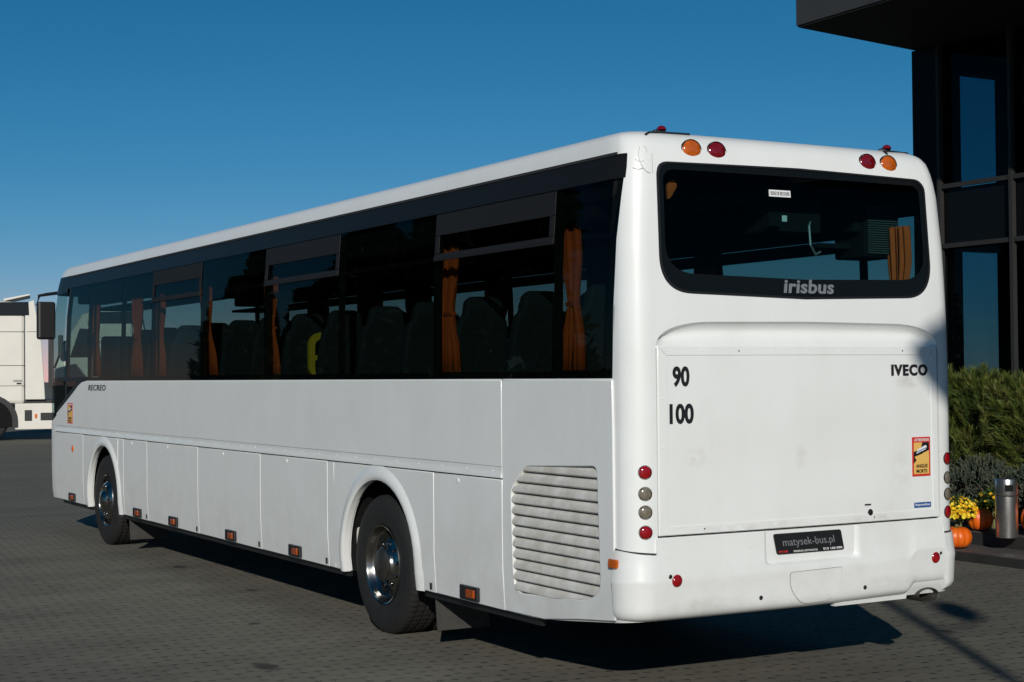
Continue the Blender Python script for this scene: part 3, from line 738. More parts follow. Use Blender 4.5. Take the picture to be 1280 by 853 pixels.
hp = round_poly([(1.100,.735),(1.500,.742),(1.503,.64),(1.42,.545),(1.19,.538),(1.102,.64)], [.02,.02,.05,.06,.06,.05])
def boff(d): return lambda a, z: bump_off(a, z, zbot(a))+d
hpx = [(1.30+(a-1.30)*1.012, .64+(z-.64)*1.02) for a, z in hp]
bp('tow_cover_gap', patch(hpx, M, boff(.0008), boff(-.01), STEEL, nx=.05, nz=.03), bumper)
bp('tow_cover', patch(hp, M, boff(.003), boff(-.01), WHITE, nx=.05, nz=.03), bumper, smooth=40)
for a, z in ((.885,.601),(1.695,.602)): bp('parking_sensor', MB().dome(M(a, z, bump_off(a, z, zbot(a))+.0005), .014, .006, BLACK, '-y', 14, 3), bumper)
for a, z in ((.286,.743),(2.300,.745)):
    o = bump_off(a, z, zbot(a)); bp('round_reflector', MB().dome(M(a, z, o+.001), .036, .012, RED, '-y', 20, 4), bumper, smooth=60)
    a2 = a-.045 if a < 1 else a+.045; bp('screw_hole', MB().dome(M(a2, z+.026, bump_off(a2, z, zbot(a2))+.0005), .013, .004, BLACK, '-y', 10, 2), bumper)
# number plate
plf = lambda a, z, o=0: M(a+.028*(.97-z)/.127-.0, z, o)
pln = bp('number_plate', patch(rrect(.99, 1.512, .845, .968, .012, 3), plf, .012, .004, BLACK, nx=.1), bevel=.002)
text_on('lettering', 'matysek-bus.pl', 1.045, 1.445, .878, .938, plf, .0125, SILV, pln, thick=.001)
text_on('lettering', 'MATYSEK', 1.005, 1.075, .854, .866, plf, .0125, STRED, pln, bold=.02, thick=.001)
text_on('lettering', 'SPRZEDAZ UZYWANYCH', 1.115, 1.30, .852, .863, plf, .0125, STWHI, pln, bold=.01, thick=.001)
text_on('lettering', '513 160 090', 1.345, 1.495, .852, .866, plf, .0125, STWHI, pln, bold=.02, thick=.001)
# lip under the right half of the bumper and the tail pipe
ep_ = MB()
ov = lambda r, y: [(2.262+r*1.95*math.cos(R(a)), y, .508+r*math.sin(R(a))) for a in range(0, 360, 15)]
rings = [ov(.044, .02), ov(.047, .035), ov(.047, .5), ov(.039, .5), ov(.039, .03)]; n = 24
ep_.add([p for r_ in rings for p in r_], [(k*n+i, k*n+(i+1) % n, ((k+1) % 5)*n+(i+1) % n, ((k+1) % 5)*n+i) for k in range(5) for i in range(n)], STEEL)
bp('tail_pipe', ep_, smooth=50); bp('pipe_inside', MB().prism([(p[0], p[2]) for p in ov(.0385, 0)], 'y', .2, .22, MATTE))
bp('lower_lip', patch([(1.5,.495),(2.1,.495),(2.1,.55),(1.5,.515)], M, -.03, -.07, WHITE, nx=.1), bumper)

# ---- lamps
def lens(a, z, r, m, name, off, par=body, sx=1.0, h=.022, base=True):
    a = W/2+(a-W/2)/(1-lerp_tab(XI, z)/(W/2)); x, y, nx, ny = outline(a); p = pos(x, y, nx, ny, z, off); ang = math.atan2(nx, -ny)
    rot = Matrix.Rotation(-ang if False else math.atan2(nx, -ny), 3, 'Z')
    mb = MB().dome((0,0,0), r, h, m, '-y', 24, 5, sx)
    o_ = []
    mb.map(lambda u, v, w_: Vector(p)+rot @ Vector((u, v, w_)))
    ob = bp(name, mb, bus, smooth=60)
    if base:
        bz = MB().lathe([(r*.98, .01), (r*1.05, .0), (r*1.07, -.004), (r*1.10, .0), (r*1.10, .012)], BLACK if m is not None else WHITE, 28, 'y')
        bz.map(lambda u, v, w_: Vector(p)+rot @ Vector((u*sx, v, w_))); bp('bezel', bz, ob, smooth=50)
    return ob
for s in (0, 1):
    f = (lambda a: a) if not s else (lambda a: W-a)
    for z, m_, nm in ((1.365, RED, 'tail_lamp'), (1.243, CLEAR, 'indicator_lamp'), (1.138, CLEAR, 'reversing_lamp'), (1.024, RED, 'brake_lamp')):
        lens(f(.102), z, .037, m_, nm, .001, h=.012)
    lens(f(.505), 3.232, .062, AMBD, 'upper_indicator_lamp', -.004, sx=1.08, h=.018); lens(f(.685), 3.232, .060, REDD, 'upper_brake_lamp', -.004, sx=1.08, h=.018)
    # roof marker lamps on their rubber strips
    x = .23 if not s else W-.30
    rp = M(x, 3.345, 0); bp('roof_seal', MB().tube([M(x-.10, 3.315, .006), M(x-.07, 3.335, .007), M(x, 3.342, .008), M(x+.24, 3.345, .008)], .008, BLACK, 6))
    mk = bp('marker_lamp_base', MB().box((rp.x+.03, rp.y+.04, rp.z+.015), (.075, .045, .016), CHROME), bevel=.008)
    bp('marker_lamp', MB().dome((rp.x+.04, rp.y+.03, rp.z+.022), .03, .026, REDD, 'z', 14, 4), mk, smooth=60)
CRACK = mat('crack_line', (.34,.31,.27), .9)
for pts in ([(.085,3.235),(.075,3.19),(.082,3.15),(.10,3.11),(.125,3.085),(.15,3.08)], [(.055,3.16),(.08,3.145),(.11,3.15)], [(.04,3.11),(.07,3.10),(.10,3.105)], [(.165,3.20),(.163,3.15),(.166,3.08)], [(.11,3.24),(.125,3.23),(.13,3.20)]):
    bp('paint_crack', MB().tube([M(a, z, .0001) for a, z in pts], .0013, CRACK, 5), body)
# joint at the foot of the corner pillars
for s in (0, 1):
    a, c = (s_of_y(.2), .165) if not s else (W-.165, W-s_of_y(.2))
    bp('corner_joint', patch([(a, .893), (c, .893), (c, .903), (a, .903)] if s else [(a, .918), (a+.1, .908), (c, .893), (c, .903), (a+.1, .918), (a, .928)], M, .003, -.003, SEAM, nx=.03), bumper)
bp('side_marker_lamp', patch(rrect(s_of_y(.225), s_of_y(.145), .815, .868, .008, 2), M, .032, .01, AMBD, nx=.02), bevel=.006)
# side marker lamps in black housings
for y in (1.93, 5.0, 6.56, 8.25, 9.49, 12.22):
    p = L(y, .476, .011); z = .476
    hb = MB(); pl = [(-.125,.0),(-.125,.024),(-.05,.036),(.095,.034),(.13,.02),(.13,.0)]
    V = [(p.x-o, y+a, z+s*.046) for s in (-1, 1) for a, o in pl]; n = 6
    hb.add(V, [tuple(range(n)), tuple(range(2*n-1, n-1, -1))]+[(i, n+i, n+(i+1) % n, (i+1) % n) for i in range(n)], BLACK)
    ho = bp('marker_lamp_housing', hb, bevel=.006)
    bp('marker_lamp', MB().box((p.x-.026, y-.045, z), (.032, .11, .058), AMBK), ho, bevel=.008)
bp('side_reflector', MB().dome(L(12.2, 1.067, .011), .045, .012, AMB, '-x', 18, 4), smooth=60)
# mirror
mr = MB().box((.085, 13.93, 2.70), (.235, .12, .50), BLACK); mo = bp('wing_mirror', mr, bevel=.03)
bp('mirror_arm', MB().tube([(.25, 13.30, 3.03), (.2, 13.7, 3.06), (.1, 13.95, 3.05), (-.0, 13.95, 3.03), (-.03, 13.95, 2.9)], .022, BLACK, 8), mo)

# ------------------------------------------------------------------ GROUND
def paving_material():
    """interlocking grey concrete pavers laid in staggered rows, toothed joints, dust and oil"""
    m = bpy.data.materials.new('concrete_paving'); m.use_nodes = True
    n = m.node_tree.nodes; l = m.node_tree.links; b = n['Principled BSDF']; b.inputs['Roughness'].default_value = .85
    b.inputs['Specular IOR Level'].default_value = .25
    geo = n.new('ShaderNodeNewGeometry'); mp = n.new('ShaderNodeMapping'); mp.inputs['Rotation'].default_value = (0, 0, R(6))
    l.new(geo.outputs['Position'], mp.inputs[0])
    sp = n.new('ShaderNodeSeparateXYZ'); l.new(mp.outputs[0], sp.inputs[0])
    def mth(op, a, b_=None, c=None, clamp=False):
        q = n.new('ShaderNodeMath'); q.operation = op; q.use_clamp = clamp
        for i, v in enumerate((a, b_, c)):
            if v is None: continue
            if isinstance(v, (int, float)): q.inputs[i].default_value = v
            else: l.new(v, q.inputs[i])
        return q.outputs[0]
    def noise(scale, detail, rough=.55):
        z = n.new('ShaderNodeTexNoise'); z.inputs['Scale'].default_value = scale; z.inputs['Detail'].default_value = detail; z.inputs['Roughness'].default_value = rough
        l.new(geo.outputs['Position'], z.inputs['Vector']); return z.outputs[0]
    U, Vv = sp.outputs[0], sp.outputs[1]
    # bone-shaped stones 0.20 x 0.165: edges zig-zag
    pv, ph = .20, .165
    def tri(x, p): return mth('PINGPONG', x, p/2)
    def zig(x, p, amp, soft):
        t = mth('PINGPONG', x, p/2); r = n.new('ShaderNodeMapRange'); r.inputs[1].default_value = p*soft; r.inputs[2].default_value = p*(.5-soft)
        r.inputs[3].default_value = -amp; r.inputs[4].default_value = amp; l.new(t, r.inputs[0]); return r.outputs[0]
    row = mth('FLOOR', mth('DIVIDE', mth('ADD', Vv, zig(U, pv, .014, .17)), ph))
    v2 = mth('ADD', Vv, zig(U, pv, .014, .17))
    dv = mth('PINGPONG', v2, ph/2)                         # distance to row joint
    u2 = mth('ADD', U, mth('MULTIPLY', row, pv/2))
    du = mth('PINGPONG', mth('ADD', u2, zig(Vv, ph, .005, .1)), pv/2)
    d = mth('MINIMUM', dv, du)
    joint = n.new('ShaderNodeMapRange'); joint.inputs[1].default_value = .0025; joint.inputs[2].default_value = .0065; joint.inputs[3].default_value = 1; joint.inputs[4].default_value = 0
    l.new(d, joint.inputs[0])
    corner = n.new('ShaderNodeMapRange'); corner.inputs[1].default_value = .014; corner.inputs[2].default_value = .032; corner.inputs[3].default_value = 1; corner.inputs[4].default_value = 0
    l.new(mth('MAXIMUM', dv, du), corner.inputs[0])
    def ramp(src, a, c, x=0, y=1):
        r = n.new('ShaderNodeMapRange'); r.inputs[1].default_value = a; r.inputs[2].default_value = c; r.inputs[3].default_value = x; r.inputs[4].default_value = y
        l.new(src, r.inputs[0]); return r.outputs[0]
    jw = mth('MULTIPLY', joint.outputs[0], ramp(noise(1.1, 6), .4, .72, .06, .6))
    cw = mth('MULTIPLY', corner.outputs[0], ramp(noise(5, 5), .30, .55, .1, 1.0))
    dark = mth('MAXIMUM', jw, cw)
    # stone-to-stone tone
    cell = n.new('ShaderNodeTexWhiteNoise'); cell.noise_dimensions = '2D'
    cb = n.new('ShaderNodeCombineXYZ'); l.new(row, cb.inputs[0]); l.new(mth('FLOOR', mth('DIVIDE', u2, pv)), cb.inputs[1]); l.new(cb.outputs[0], cell.inputs[0])
    def mixc(f, a, c):
        q = n.new('ShaderNodeMix'); q.data_type = 'RGBA'
        for nm, v in (('A', a), ('B', c)):
            if isinstance(v, tuple): q.inputs[nm].default_value = (*v, 1)
            else: l.new(v, q.inputs[nm])
        if isinstance(f, float): q.inputs['Factor'].default_value = f
        else: l.new(f, q.inputs['Factor'])
        return q.outputs['Result']
    base = mixc(cell.outputs[0], (.142,.134,.104), (.176,.165,.130))
    base = mixc(ramp(noise(.45, 9, .65), .38, .66, 0, .65), base, (.205,.188,.142))
    base = mixc(ramp(noise(.9, 8, .7), .55, .75, 0, .6), base, (.100,.096,.080))
    def spot(x, y, rx, ry, lo, hi):
        ex = mth('DIVIDE', mth('SUBTRACT', gs.outputs[0], x), rx); ey = mth('DIVIDE', mth('SUBTRACT', gs.outputs[1], y), ry)
        dd = mth('ADD', mth('ADD', mth('MULTIPLY', ex, ex), mth('MULTIPLY', ey, ey)), mth('MULTIPLY', noise(9, 4), .8)); return ramp(dd, lo, hi, 1, 0)
    gs = n.new('ShaderNodeSeparateXYZ'); l.new(geo.outputs['Position'], gs.inputs[0])
    trk = n.new('ShaderNodeTexNoise'); trk.inputs['Scale'].default_value = 1.0; trk.inputs['Detail'].default_value = 5
    mpt = n.new('ShaderNodeMapping'); mpt.inputs['Rotation'].default_value = (0, 0, R(52)); mpt.inputs['Scale'].default_value = (.18, 1.6, 1); l.new(geo.outputs['Position'], mpt.inputs[0]); l.new(mpt.outputs[0], trk.inputs['Vector'])
    base = mixc(ramp(trk.outputs[0], .5, .72, 0, .55), base, (.225,.208,.165))
    base = mixc(ramp(trk.outputs[0], .48, .30, 0, .45), base, (.085,.082,.070))
    for x, y, rx, ry in ((.078, 8.33, .10, .16), (.071, 6.24, .07, .10), (-1.2, 2.6, .10, .22), (-2.6, 6.1, .14, .2), (3.6, 1.2, .08, .12), (-.6, 4.4, .06, .09)):
        base = mixc(spot(x, y, rx, ry, .55, 1.2), base, (.040,.038,.034))
    base = mixc(ramp(noise(160, 2), .35, .7, 0, .45), base, (.09,.088,.080))
    base = mixc(dark, base, (.030,.029,.022))
    l.new(base, b.inputs['Base Color'])
    bp_ = n.new('ShaderNodeBump'); bp_.inputs['Strength'].default_value = .5; bp_.inputs['Distance'].default_value = .01
    h = mth('SUBTRACT', mth('MULTIPLY', noise(120, 3), .35), dark); l.new(h, bp_.inputs['Height']); l.new(bp_.outputs[0], b.inputs['Normal'])
    return m
gm = MB(); gm.add([(-900,-900,0),(900,-900,0),(900,900,0),(-900,900,0)], [(0,1,2,3)], paving_material())
g = build('paved_yard', gm); tag(g, kind='structure')

DARKST = mat('dark_granite', (.035,.034,.033), .5, var=.4, vscale=5)
TREAD = mat('step_tread_stone', (.10,.095,.09), .6, var=.35, vscale=4)
SOIL = mat('bark_mulch', (.05,.035,.022), .95, var=.5, vscale=25, bump=.6, bscale=40)
ter = MB().box((9.0, 2.0, .045), (4.2, 20, .09), DARKST).box((9.0, 2.0, .0935), (4.16, 19.96, .007), TREAD)
ter.box((9.15, 2.0, .16), (3.3, 19.4, .126), DARKST).box((9.15, 2.0, .2265), (3.26, 19.36, .007), TREAD)
o = build('terrace', ter, bevel=.006); tag(o, kind='structure')
bedm = MB(); V = []; n_ = 24
for i in range(n_+1):
    for j in range(8): V.append((8.05+j*.33, -6+i*.72, .235+.09*math.sin(j/7*math.pi)*(.7+.3*math.sin(i*1.7+j))+random.uniform(0,.02)))
bedm.add(V, [(i*8+j, (i+1)*8+j, (i+1)*8+j+1, i*8+j+1) for i in range(n_) for j in range(7)], SOIL)
tag(build('planting_soil', bedm, smooth=60), kind='structure')

# ------------------------------------------------------------------ OFFICE BUILDING with canopy
BX, BY = 10.5, 8.62
FRAME = mat('anthracite_frame', (.006,.006,.007), .5, spec=.12); MULL = mat('mullion_grey', (.032,.032,.031), .5, spec=.2)
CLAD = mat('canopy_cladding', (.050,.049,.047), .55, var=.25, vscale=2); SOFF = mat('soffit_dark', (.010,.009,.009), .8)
bld = empty('office_building', (BX, BY, 0)); tag(bld, 'dark glass office building with a deep flat canopy behind the coach tail', 'building')
def bb(name, mb, par=bld, **k): return build(name, mb, par, **k)
YB = -14.0
levels = [(.23, 3.60), (4.37, 6.28)]
fr_ = MB()
# corner column, end wall frame
fr_.box((BX+.14, BY-.27, 3.2), (.26, .52, 6.2), FRAME)
bb('corner_column', fr_)
ys = [8.07, 6.83, 5.55, 4.27, 2.99, 1.71, .43, -.85, -2.13, -3.41, -4.69, -5.97]
for y in ys: bb('mullion', MB().box((BX-.03, y, 3.2), (.07, .055, 6.2), MULL))
for z in (3.585, 4.38): bb('transom', MB().box((BX-.025, 1.0, z), (.05, 14.2, .06), MULL))
sp_ = MB().box((BX+.05, 1.0, 3.98), (.06, 14.2, .73), mat('spandrel_glass', (.005,.006,.007), .1, spec=.12)); bb('spandrel', sp_)
for y0, y1 in zip(ys, ys[1:]):
    for z0, z1 in levels:
        bb('window_pane', MB().box((BX+.06, (y0+y1)/2, (z0+z1)/2), (.012, y0-y1-.06, z1-z0-.06), GL_BLDG))
# slabs, roof, back and end walls
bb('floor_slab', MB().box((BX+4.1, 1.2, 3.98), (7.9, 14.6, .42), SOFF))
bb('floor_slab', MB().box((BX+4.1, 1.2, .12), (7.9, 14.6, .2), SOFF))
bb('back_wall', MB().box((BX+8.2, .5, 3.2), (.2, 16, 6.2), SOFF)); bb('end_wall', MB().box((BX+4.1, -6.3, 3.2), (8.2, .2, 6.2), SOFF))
xs = [(BX+.28, 11.22), (12.10, 12.52), (13.35, 13.75), (14.6, 15.0), (15.85, 16.2), (17.0, 18.6)]
for a, c in xs: bb('end_pillar', MB().box(((a+c)/2, BY-.1, 3.2), (c-a, .2, 6.2), FRAME))
for (a, c), (e, f) in zip(xs, xs[1:]):
    for z_, h_ in ((3.98, .80), (6.17, .26)): bb('end_spandrel', MB().box(((c+e)/2, BY-.1, z_), (e-c-.002, .19, h_), FRAME))
    for z0, z1 in levels: bb('end_window', MB().box(((c+e)/2, BY-.1, (z0+z1)/2), (e-c-.004, .012, z1-z0-.06), GL_BLDG))
cpoly = [(8.11,-7.6),(8.11,8.17),(10.5,8.56),(18.7,9.9),(18.7,-7.6)]
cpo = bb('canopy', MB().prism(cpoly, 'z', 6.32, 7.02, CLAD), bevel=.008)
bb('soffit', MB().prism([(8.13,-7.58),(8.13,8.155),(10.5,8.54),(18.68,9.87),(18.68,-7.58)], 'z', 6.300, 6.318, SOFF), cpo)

# ------------------------------------------------------------------ PLANTS
def leafy(mb, pts, n, ln, wd, mats, up=.3, droop=0, flat=0.0):
    """tufts of narrow blades growing from each (point, outward direction)"""
    for p, d in pts:
        m = random.choice(mats)
        for _ in range(n):
            q = Vector((random.gauss(0,1), random.gauss(0,1), random.gauss(0,1))).normalized()
            v = (Vector(d)*1.0+q*.85+Vector((0,0,up))).normalized(); L_ = ln*random.uniform(.6, 1.15)
            s = v.cross(Vector((random.uniform(-1,1), random.uniform(-1,1), random.uniform(-1,1)))).normalized()*wd*random.uniform(.7,1.2)
            a = Vector(p)+q*ln*.15; tip = a+v*L_+Vector((0,0,-droop*L_))
            b = len(mb.v); mb.v += [tuple(a-s*.5), tuple(a+s*.5), tuple(a+v*L_*.55+s*.5), tuple(tip), tuple(a+v*L_*.55-s*.5)]
            mb.f.append([b, b+1, b+2, b+3, b+4]); mb.m.append(mb.mi(m))
def leafmat(name, col):
    m = mat(name, col, .6, spec=.3); b = m.node_tree.nodes['Principled BSDF']; b.inputs['Subsurface Weight'].default_value = 0
    return m
PN = [leafmat('pine_needle_a', (.070,.105,.018)), leafmat('pine_needle_b', (.105,.135,.024)), leafmat('pine_needle_c', (.045,.072,.015)), leafmat('pine_needle_d', (.12,.125,.028))]
JN = [leafmat('juniper_a', (.085,.105,.075)), leafmat('juniper_b', (.06,.085,.06)), leafmat('juniper_c', (.12,.125,.085))]
BARK = mat('bark', (.10,.06,.035), .9, var=.5, vscale=12, bump=.5)
def blob_pts(lobes, n, rmin=.55):
    out = []
    for _ in range(n):
        c, r = random.choice(lobes); 
        d = Vector((random.gauss(0,1), random.gauss(0,1), random.gauss(0,1)*.9+.25)).normalized(); k = random.uniform(rmin, 1)**.6
        p = Vector((c[0]+d.x*r[0]*k, c[1]+d.y*r[1]*k, c[2]+d.z*r[2]*k))
        if p.z > .12: out.append((p, d))
    return out
def shrub(name, loc, lobes, n, blades, ln, wd, mats, label, cat, up, group=None, twig=True):
    root = empty(name, loc); tag(root, label, cat, group)
    mb = MB(); leafy(mb, blob_pts(lobes, n), blades, ln, wd, mats, up)
    place('foliage', _raw(mb, 'foliage'), root, inv=1)
    tw = MB()
    for c, r in lobes:
        for _ in range(4):
            e = Vector(c)+Vector((random.uniform(-.6,.6)*r[0], random.uniform(-.6,.6)*r[1], random.uniform(0,.6)*r[2])); mid = e*.5+Vector((random.uniform(-.05,.05),)*3)
            tw.tube([(random.uniform(-.08,.08), random.uniform(-.08,.08), 0), mid, e], [.03,.018,.006], BARK, 6)
    build('stem', tw, root, inv=1, smooth=60); return root
def _raw(mb, name):
    me = bpy.data.meshes.new(name); me.from_pydata(mb.v, [], mb.f)
    for m in mb.mats: me.materials.append(m)
    me.polygons.foreach_set('material_index', mb.m); return me
def shoots(mb, pts, n, L_sh, ln, wd, mats, up, spread=.75):
    """bottle-brush shoots: a short axis with needles standing out all along it"""
    for p, d in pts:
        ax = (Vector(d)+Vector((random.uniform(-.5,.5), random.uniform(-.5,.5), up+random.uniform(-.2,.4)))).normalized()
        t1 = ax.orthogonal().normalized(); t2 = ax.cross(t1); Ls = L_sh*random.uniform(.6, 1.2); m = random.choice(mats); p0 = Vector(p)-ax*Ls*.6
        for i in range(n):
            t = (i+random.random())/n; a = random.uniform(0, 6.283); rd = t1*math.cos(a)+t2*math.sin(a)
            v = (ax*(1-spread*.55+.35*t)+rd*spread*(1.05-.5*t)).normalized(); l_ = ln*random.uniform(.7, 1.1)
            s_ = v.cross(ax).normalized()*wd if v.cross(ax).length > 1e-3 else t1*wd
            q = p0+ax*Ls*t; b = len(mb.v); mb.v += [tuple(q-s_*.5), tuple(q+s_*.5), tuple(q+v*l_*.7+s_*.4), tuple(q+v*l_), tuple(q+v*l_*.7-s_*.4)]
            mb.f.append([b, b+1, b+2, b+3, b+4]); mb.m.append(mb.mi(m))
def shrub2(name, loc, lobes, n, per, L_sh, ln, wd, mats, label, cat, up, spread, rmin=.6):
    root = empty(name, loc); tag(root, label, cat); mb = MB(); shoots(mb, blob_pts(lobes, n, rmin), per, L_sh, ln, wd, mats, up, spread)
    place('foliage', _raw(mb, 'foliage'), root, inv=1); tw = MB(); 
    for c, r in lobes:
        for _ in range(5):
            e = Vector(c)+Vector((random.uniform(-.7,.7)*r[0], random.uniform(-.7,.7)*r[1], random.uniform(-.2,.7)*r[2])); mid = e*.5+Vector((random.uniform(-.08,.08), random.uniform(-.08,.08), .02))
            tw.tube([(random.uniform(-.05,.05), random.uniform(-.05,.05), 0), mid, e], [.032,.018,.006], BARK, 6)
    build('stem', tw, root, inv=1, smooth=60); return root
shrub2('pine_shrub', (9.35, 6.75, .22), [((0,.1,.85),(.85,.6,.72)), ((.1,-.7,.85),(.75,.62,.68)), ((-.25,.75,.9),(.6,.6,.72)), ((.1,-1.5,.85),(.7,.66,.70)), ((-.3,-.3,.55),(.6,.7,.5)), ((0,-1.05,1.28),(.42,.38,.34)), ((0,.25,1.35),(.4,.36,.32)), ((-.1,.95,1.42),(.32,.32,.3)), ((.1,-.35,1.42),(.3,.3,.26))], 1700, 46, .22, .105, .0065, PN,
      'tall bushy pine with olive green needles against the dark glass behind the coach', 'shrub', .75, .8)
shrub2('juniper_shrub', (8.45, 5.6, .22), [((0,0,.28),(.55,.5,.34)), ((-.15,.55,.26),(.5,.48,.32)), ((.1,-.62,.30),(.5,.5,.34)), ((.2,-1.25,.28),(.5,.5,.32)), ((.25,.1,.46),(.36,.42,.26)), ((.2,.95,.42),(.4,.4,.28)), ((.25,-.8,.48),(.3,.3,.22))], 2600, 30, .11, .026, .011, JN,
      'low spreading grey-green juniper in front of the tall pine', 'shrub', .3, .7)
PUMP = mat('pumpkin_skin', (.80,.17,.008), .38, var=.3, vscale=6, vcol=(.72,.10,.004)); STALK = mat('pumpkin_stalk', (.16,.15,.06), .8)
def pumpkin(loc, r, h, rz, label):
    root = empty('pumpkin', loc, rz); tag(root, label, 'pumpkin', 'pumpkins on the terrace steps')
    n, k = 72, 18; V = []; F = []
    for i in range(n):
        a = 2*math.pi*i/n; rib = 1-.085*abs(math.cos(a*4.5))**6
        for j in range(k+1):
            t = math.pi*j/k; rr = r*rib*(math.sin(t)**.75); zz = h/2*(1-math.cos(t)*(1-.16*math.exp(-((math.sin(t))*3.2)**2)))
            V.append((rr*math.cos(a), rr*math.sin(a), zz))
    for i in range(n):
        for j in range(k): F.append((i*(k+1)+j, ((i+1)%n)*(k+1)+j, ((i+1)%n)*(k+1)+j+1, i*(k+1)+j+1))
    mb = MB(); mb.add(V, F, PUMP); build('skin', mb, root, smooth=60, inv=1)
    build('stalk', MB().tube([(0,0,h*.84),(.008,.004,h*.94),(.022,.015,h*1.02)], [.022,.015,.018], STALK, 8), root, inv=1, smooth=50)
pumpkin((7.09, 4.53, .097), .150, .23, .4, 'bright orange pumpkin on the lower step right beside the coach bumper')
pumpkin((7.64, 4.74, .23), .135, .25, 1.1, 'orange pumpkin on the upper step between the yellow flowers and the steel bin')
pumpkin((7.72, 4.00, .23), .19, .34, 2.0, 'lower orange pumpkin at the right edge of the picture beside the steel bin')
pumpkin((8.02, 4.12, .50), .16, .24, .2, 'orange pumpkin resting higher up at the right picture edge under yellow flowers')
PET = [mat('yellow_petal', (.88,.62,.01), .6), mat('yellow_petal_light', (.92,.74,.06), .6), mat('yellow_petal_deep', (.75,.45,.01), .6)]
MLEAF = [leafmat('mum_leaf', (.05,.085,.02)), leafmat('mum_leaf_dark', (.03,.055,.015))]
def mums(loc, r, h, n, label, squash=(1,1)):
    root = empty('chrysanthemum_plant', loc); tag(root, label, 'flowers', 'yellow chrysanthemums on the terrace')
    fl = MB(); lf = MB()
    leafy(lf, blob_pts([((0,0,h*.5),(r*.85*squash[0],r*.85*squash[1],h*.5))], 260), 5, .06, .022, MLEAF, .2)
    for _ in range(n):
        d = Vector((random.gauss(0,1), random.gauss(0,1), abs(random.gauss(0,1))*.9+.05)).normalized()
        k = random.uniform(.88, 1.06); p = Vector((d.x*r*squash[0]*k, d.y*r*squash[1]*k, h*.42+d.z*h*.58*k)); m_ = random.choice(PET)
        t1 = d.orthogonal().normalized(); t2 = d.cross(t1); s = random.uniform(.017, .026)
        for lay, tilt in ((0, .25), (1, .75)):
            for q in range(8):
                a = 2*math.pi*(q+.5*lay)/8+random.uniform(-.1,.1); dr = (t1*math.cos(a)+t2*math.sin(a)); sd = (t2*math.cos(a)-t1*math.sin(a))*s*.34
                tip = p+dr*s*(1-.3*lay)+d*s*tilt; b = len(fl.v); fl.v += [tuple(p), tuple(p+dr*s*.6+sd+d*s*tilt*.4), tuple(tip), tuple(p+dr*s*.6-sd+d*s*tilt*.4)]
                fl.f.append([b,b+1,b+2,b+3]); fl.m.append(fl.mi(m_))
    place('flower_heads', _raw(fl, 'flower_heads'), root, inv=1); place('leaves', _raw(lf, 'leaves'), root, inv=1)
    build('stem', MB().tube([(0,0,0),(0,0,h*.5)], .03, STALK, 6), root, inv=1)
mums((7.50, 4.90, .23), .22, .34, 300, 'bright yellow chrysanthemums above the pumpkins right beside the coach tail')
mums((7.98, 4.86, .23), .20, .42, 60, 'shaded chrysanthemum clump with few open flowers just left of the steel bin', (1, 1))
mums((8.30, 4.30, .55), .20, .30, 180, 'yellow chrysanthemums at the right picture edge above the pumpkins')

# ------------------------------------------------------------------ STEEL ASH BIN
BRUSH = mat('brushed_steel', (.58,.57,.55), .30, metal=.95, var=.2, vscale=30)
bn = empty('ash_bin', (7.36, 4.11, .23)); tag(bn, 'cylindrical stainless steel ash bin standing on the dark terrace step', 'litter bin')
build('drum', MB().lathe([(.0,.0),(.110,.0),(.112,.006),(.112,.415),(.106,.42),(.10,.421),(.0,.42)], BRUSH, 48), bn, smooth=35, inv=1)
hd = MB().lathe([(.0,.43),(.10,.425),(.109,.43),(.111,.436),(.111,.575),(.104,.592),(.092,.597),(.08,.590),(.0,.588)], BRUSH, 48); build('ash_head', hd, bn, smooth=35, inv=1)
build('opening', MB().box((-.052, -.082, .505), (.08, .04, .065), MATTE, Matrix.Rotation(R(-32), 3, 'Z')), bn, inv=1)

